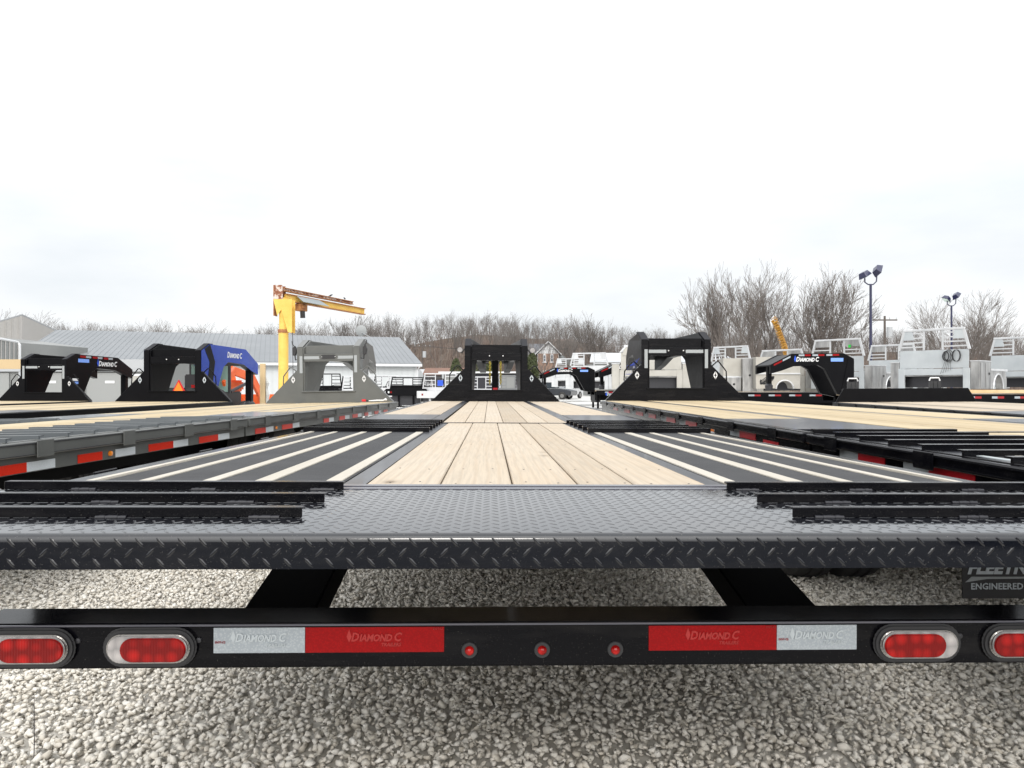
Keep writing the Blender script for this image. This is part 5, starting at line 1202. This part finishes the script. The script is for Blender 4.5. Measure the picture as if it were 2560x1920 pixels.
for a_ in (('large spreading bare tree left of the others behind the right bulkhead', 1815, 47, 672, 4, 3, .40, .80, 5),
           ('tall bare tree in the middle of the right clump', 1905, 50, 658, 4, 11, .34, .85, 5),
           ('bare tree beside the tall floodlight pole with upswept stems', 2045, 46, 664, 5, 5, .38, .80, 5),
           ('rounded bare tree behind the shorter floodlight pole', 2400, 62, 728, 4, 8, .42, .85, 5),
           ('small bare tree at the right edge behind the aluminium bodies', 2505, 80, 795, 4, 9, .4, 1.0, 4),
           ('lone tall bare tree on the skyline right of the brick house', 1495, 130, 782, 1, 21, .05, 1.0, 5),
           ('lone bare tree on the skyline right of the crane', 853, 135, 780, 2, 22, .12, .9, 5),
           ('bare tree rising above the crane end over the white roof', 740, 120, 800, 4, 23, .4, 1.2, 4),
           ('bare tree over the white roof left of the crane', 435, 110, 797, 5, 24, .45, 1.3, 4),
           ('darker bare tree beside the one over the white roof', 490, 118, 812, 4, 26, .5, 1.3, 4),
           ('bare tree over the roof beside the beige building', 160, 100, 796, 4, 27, .5, 1.3, 4),
           ('bare tree behind the beige building at the left edge', 15, 110, 775, 4, 28, .4, 1.1, 4)):
    far = a_[2] > 90
    t_, n_ = bare_tree(a_[0], a_[1], a_[2], a_[3], a_[4], a_[5], a_[6], a_[7], a_[8], group=G, m=BARKF if far else BARK, minr=.016 if far else .0075, r=.17)
    tot += n_
print('tree segs', tot)
# the wooded hill
def sky_y(px):
    xs = [-300, 0, 130, 300, 430, 560, 640, 740, 850, 905, 960, 1010, 1060, 1140, 1200, 1260, 1330, 1400, 1450, 1500, 1545, 1600, 1680, 1760, 1900, 2050, 2180, 2300, 2420, 2560, 2900]
    ys = [805, 800, 812, 815, 820, 828, 826, 812, 808, 800, 788, 806, 800, 784, 778, 782, 790, 792, 796, 806, 826, 828, 822, 812, 812, 822, 824, 818, 826, 834, 836]
    return float(np.interp(px, xs, ys))
def hillz(px, Y):
    topz = Z(sky_y(px), 215)
    t_ = min(1, max(0, (Y - 118) / 100)); t_ = t_ * t_ * (3 - 2 * t_)
    return max(0, (topz - 7) * t_)
b = []; fsq = []; nxp, nyp = 90, 16
pxs = np.linspace(-500, 3100, nxp); ysq = np.linspace(116, 330, nyp)
for j, Y in enumerate(ysq):
    for p in pxs: b.append((X(p, Y), Y, hillz(p, min(Y, 225)) + .25 * math.sin(p * .13) * math.sin(Y * .21) - .05))
for j in range(nyp - 1):
    for i in range(nxp - 1): fsq.append((j * nxp + i, j * nxp + i + 1, (j + 1) * nxp + i + 1, (j + 1) * nxp + i))
HILL = mat('leaf_litter_hill', rough=1, spec=.1, build=varied((.085, .068, .055), (.17, .135, .11), .16, (.9, 1), 0, detail=10))
tag(numpy_mesh('hill', np.array(b), np.array(fsq), HILL, nside=4), kind='structure')
tv = []
for k in range(8):
    rnd = random.Random(100 + k); segs = []
    for s_ in range(1 if k % 2 else 2): grow(segs, Vector((s_ * .02, 0, 0)), Vector((rnd.uniform(-.15, .15), rnd.uniform(-.1, .1), 1)).normalized(), .42, .012, 4, rnd, .45, .42, 2, 3, .0010, .12, .68, .5)
    V, f_ = segs_to_np(segs, 3); V /= np.percentile(V[:, 2], 99.5); tv.append((V, f_))
VV, FF, off = [], [], 0
cnt = 0
for k in range(620):
    px = -260 + 3080 * ((k * .61803) % 1.0) + rng.uniform(-8, 8); Y = 122 + 100 * rng.random() ** .7
    gz = hillz(px, Y); ty = sky_y(px) + rng.choice([-12, -6, 0, 3, 8, 14, 20]) + rng.uniform(-3, 3) + (0 if Y > 185 else rng.uniform(0, 24)); Hh = Z(ty, Y) - gz
    Hh = min(max(Hh, 3.0), 15)
    V, f_ = tv[rng.integers(8)]; a = rng.uniform(0, 6.28); ca, sa = math.cos(a), math.sin(a)
    q = V * np.array([Hh * rng.uniform(.8, 1.2)] * 2 + [Hh]); q = np.stack([q[:, 0] * ca - q[:, 1] * sa, q[:, 0] * sa + q[:, 1] * ca, q[:, 2]], 1) + np.array([X(px, Y), Y, gz - .1])
    VV.append(q); FF.append(f_ + off); off += len(q); cnt += len(f_)
print('wood quads', cnt)
tag(numpy_mesh('woodland', np.concatenate(VV), np.concatenate(FF), BARKF, nside=4), 'leafless grey-brown woodland covering the hill behind the yard', 'woodland', kind='stuff')
# undergrowth thicket along the foot and slope
segs = []
rnd = random.Random(5)
for k in range(15000):
    px = rnd.uniform(-260, 2820); Y = rnd.uniform(112, 200); gz = hillz(px, Y); h_ = rnd.uniform(1.5, 5.5)
    p = Vector((X(px, Y), Y, gz)); m_ = p + Vector((rnd.gauss(0, .35), 0, h_ * .55)); segs.append((p, m_, .05, .035)); segs.append((m_, m_ + Vector((rnd.gauss(0, .5), 0, h_ * .45)), .035, .015)); segs.append((m_, m_ + Vector((rnd.gauss(0, .7), 0, h_ * .35)), .03, .012))
V, f_ = segs_to_np(segs, 3)
tag(numpy_mesh('undergrowth', V, f_, mat('reddish_brush', rough=1, build=varied((.105, .08, .068), (.20, .145, .12), .1, (.9, 1))), nside=4), 'reddish brown brush covering the slope under the woodland', 'undergrowth', kind='stuff')
# evergreens by the brick house
def evergreen(label, px, Y, w_, top, seed):
    rnd = random.Random(seed); t = thing('evergreen_shrub', label, 'evergreen', (X(px, Y), Y, 0), 0, 'evergreens behind the centre trailer'); H = Z(top, Y)
    MB().cyl((0, 0, 0), (0, 0, H * .6), .09, .03, 6).build('trunk', BARK, t)
    n = 1500; vs = []; fs = []
    for k in range(n):
        zz = rnd.random() ** .8; rr_ = w_ * (1 - zz) ** .45 * (.75 + .35 * rnd.random()); a_ = rnd.uniform(0, 6.283); c = Vector((math.cos(a_) * rr_, math.sin(a_) * rr_, zz * H))
        u1 = Vector((rnd.gauss(0, 1), rnd.gauss(0, 1), rnd.gauss(0, 1))).normalized() * .14; u2 = Vector((rnd.gauss(0, .5), rnd.gauss(0, .5), 1)).normalized() * .2
        o2 = len(vs); vs += [c - u1, c + u1, c + u2]; fs.append((o2, o2 + 1, o2 + 2))
    numpy_mesh('foliage', np.array([v_[:] for v_ in vs]), np.array(fs), EVERG, t, 3)
evergreen('green evergreen seen through the left of the centre bulkhead', 1203, 66, 1.5, 897, 1)
evergreen('green evergreen seen through the centre bulkhead beside the yellow chain', 1222, 68, 1.2, 905, 4)
evergreen('tall narrow evergreen between the right lamp and the brick house', 1330, 64, .8, 884, 2)
evergreen('dull low evergreen left of the centre bulkhead', 1140, 90, 1.1, 898, 3)
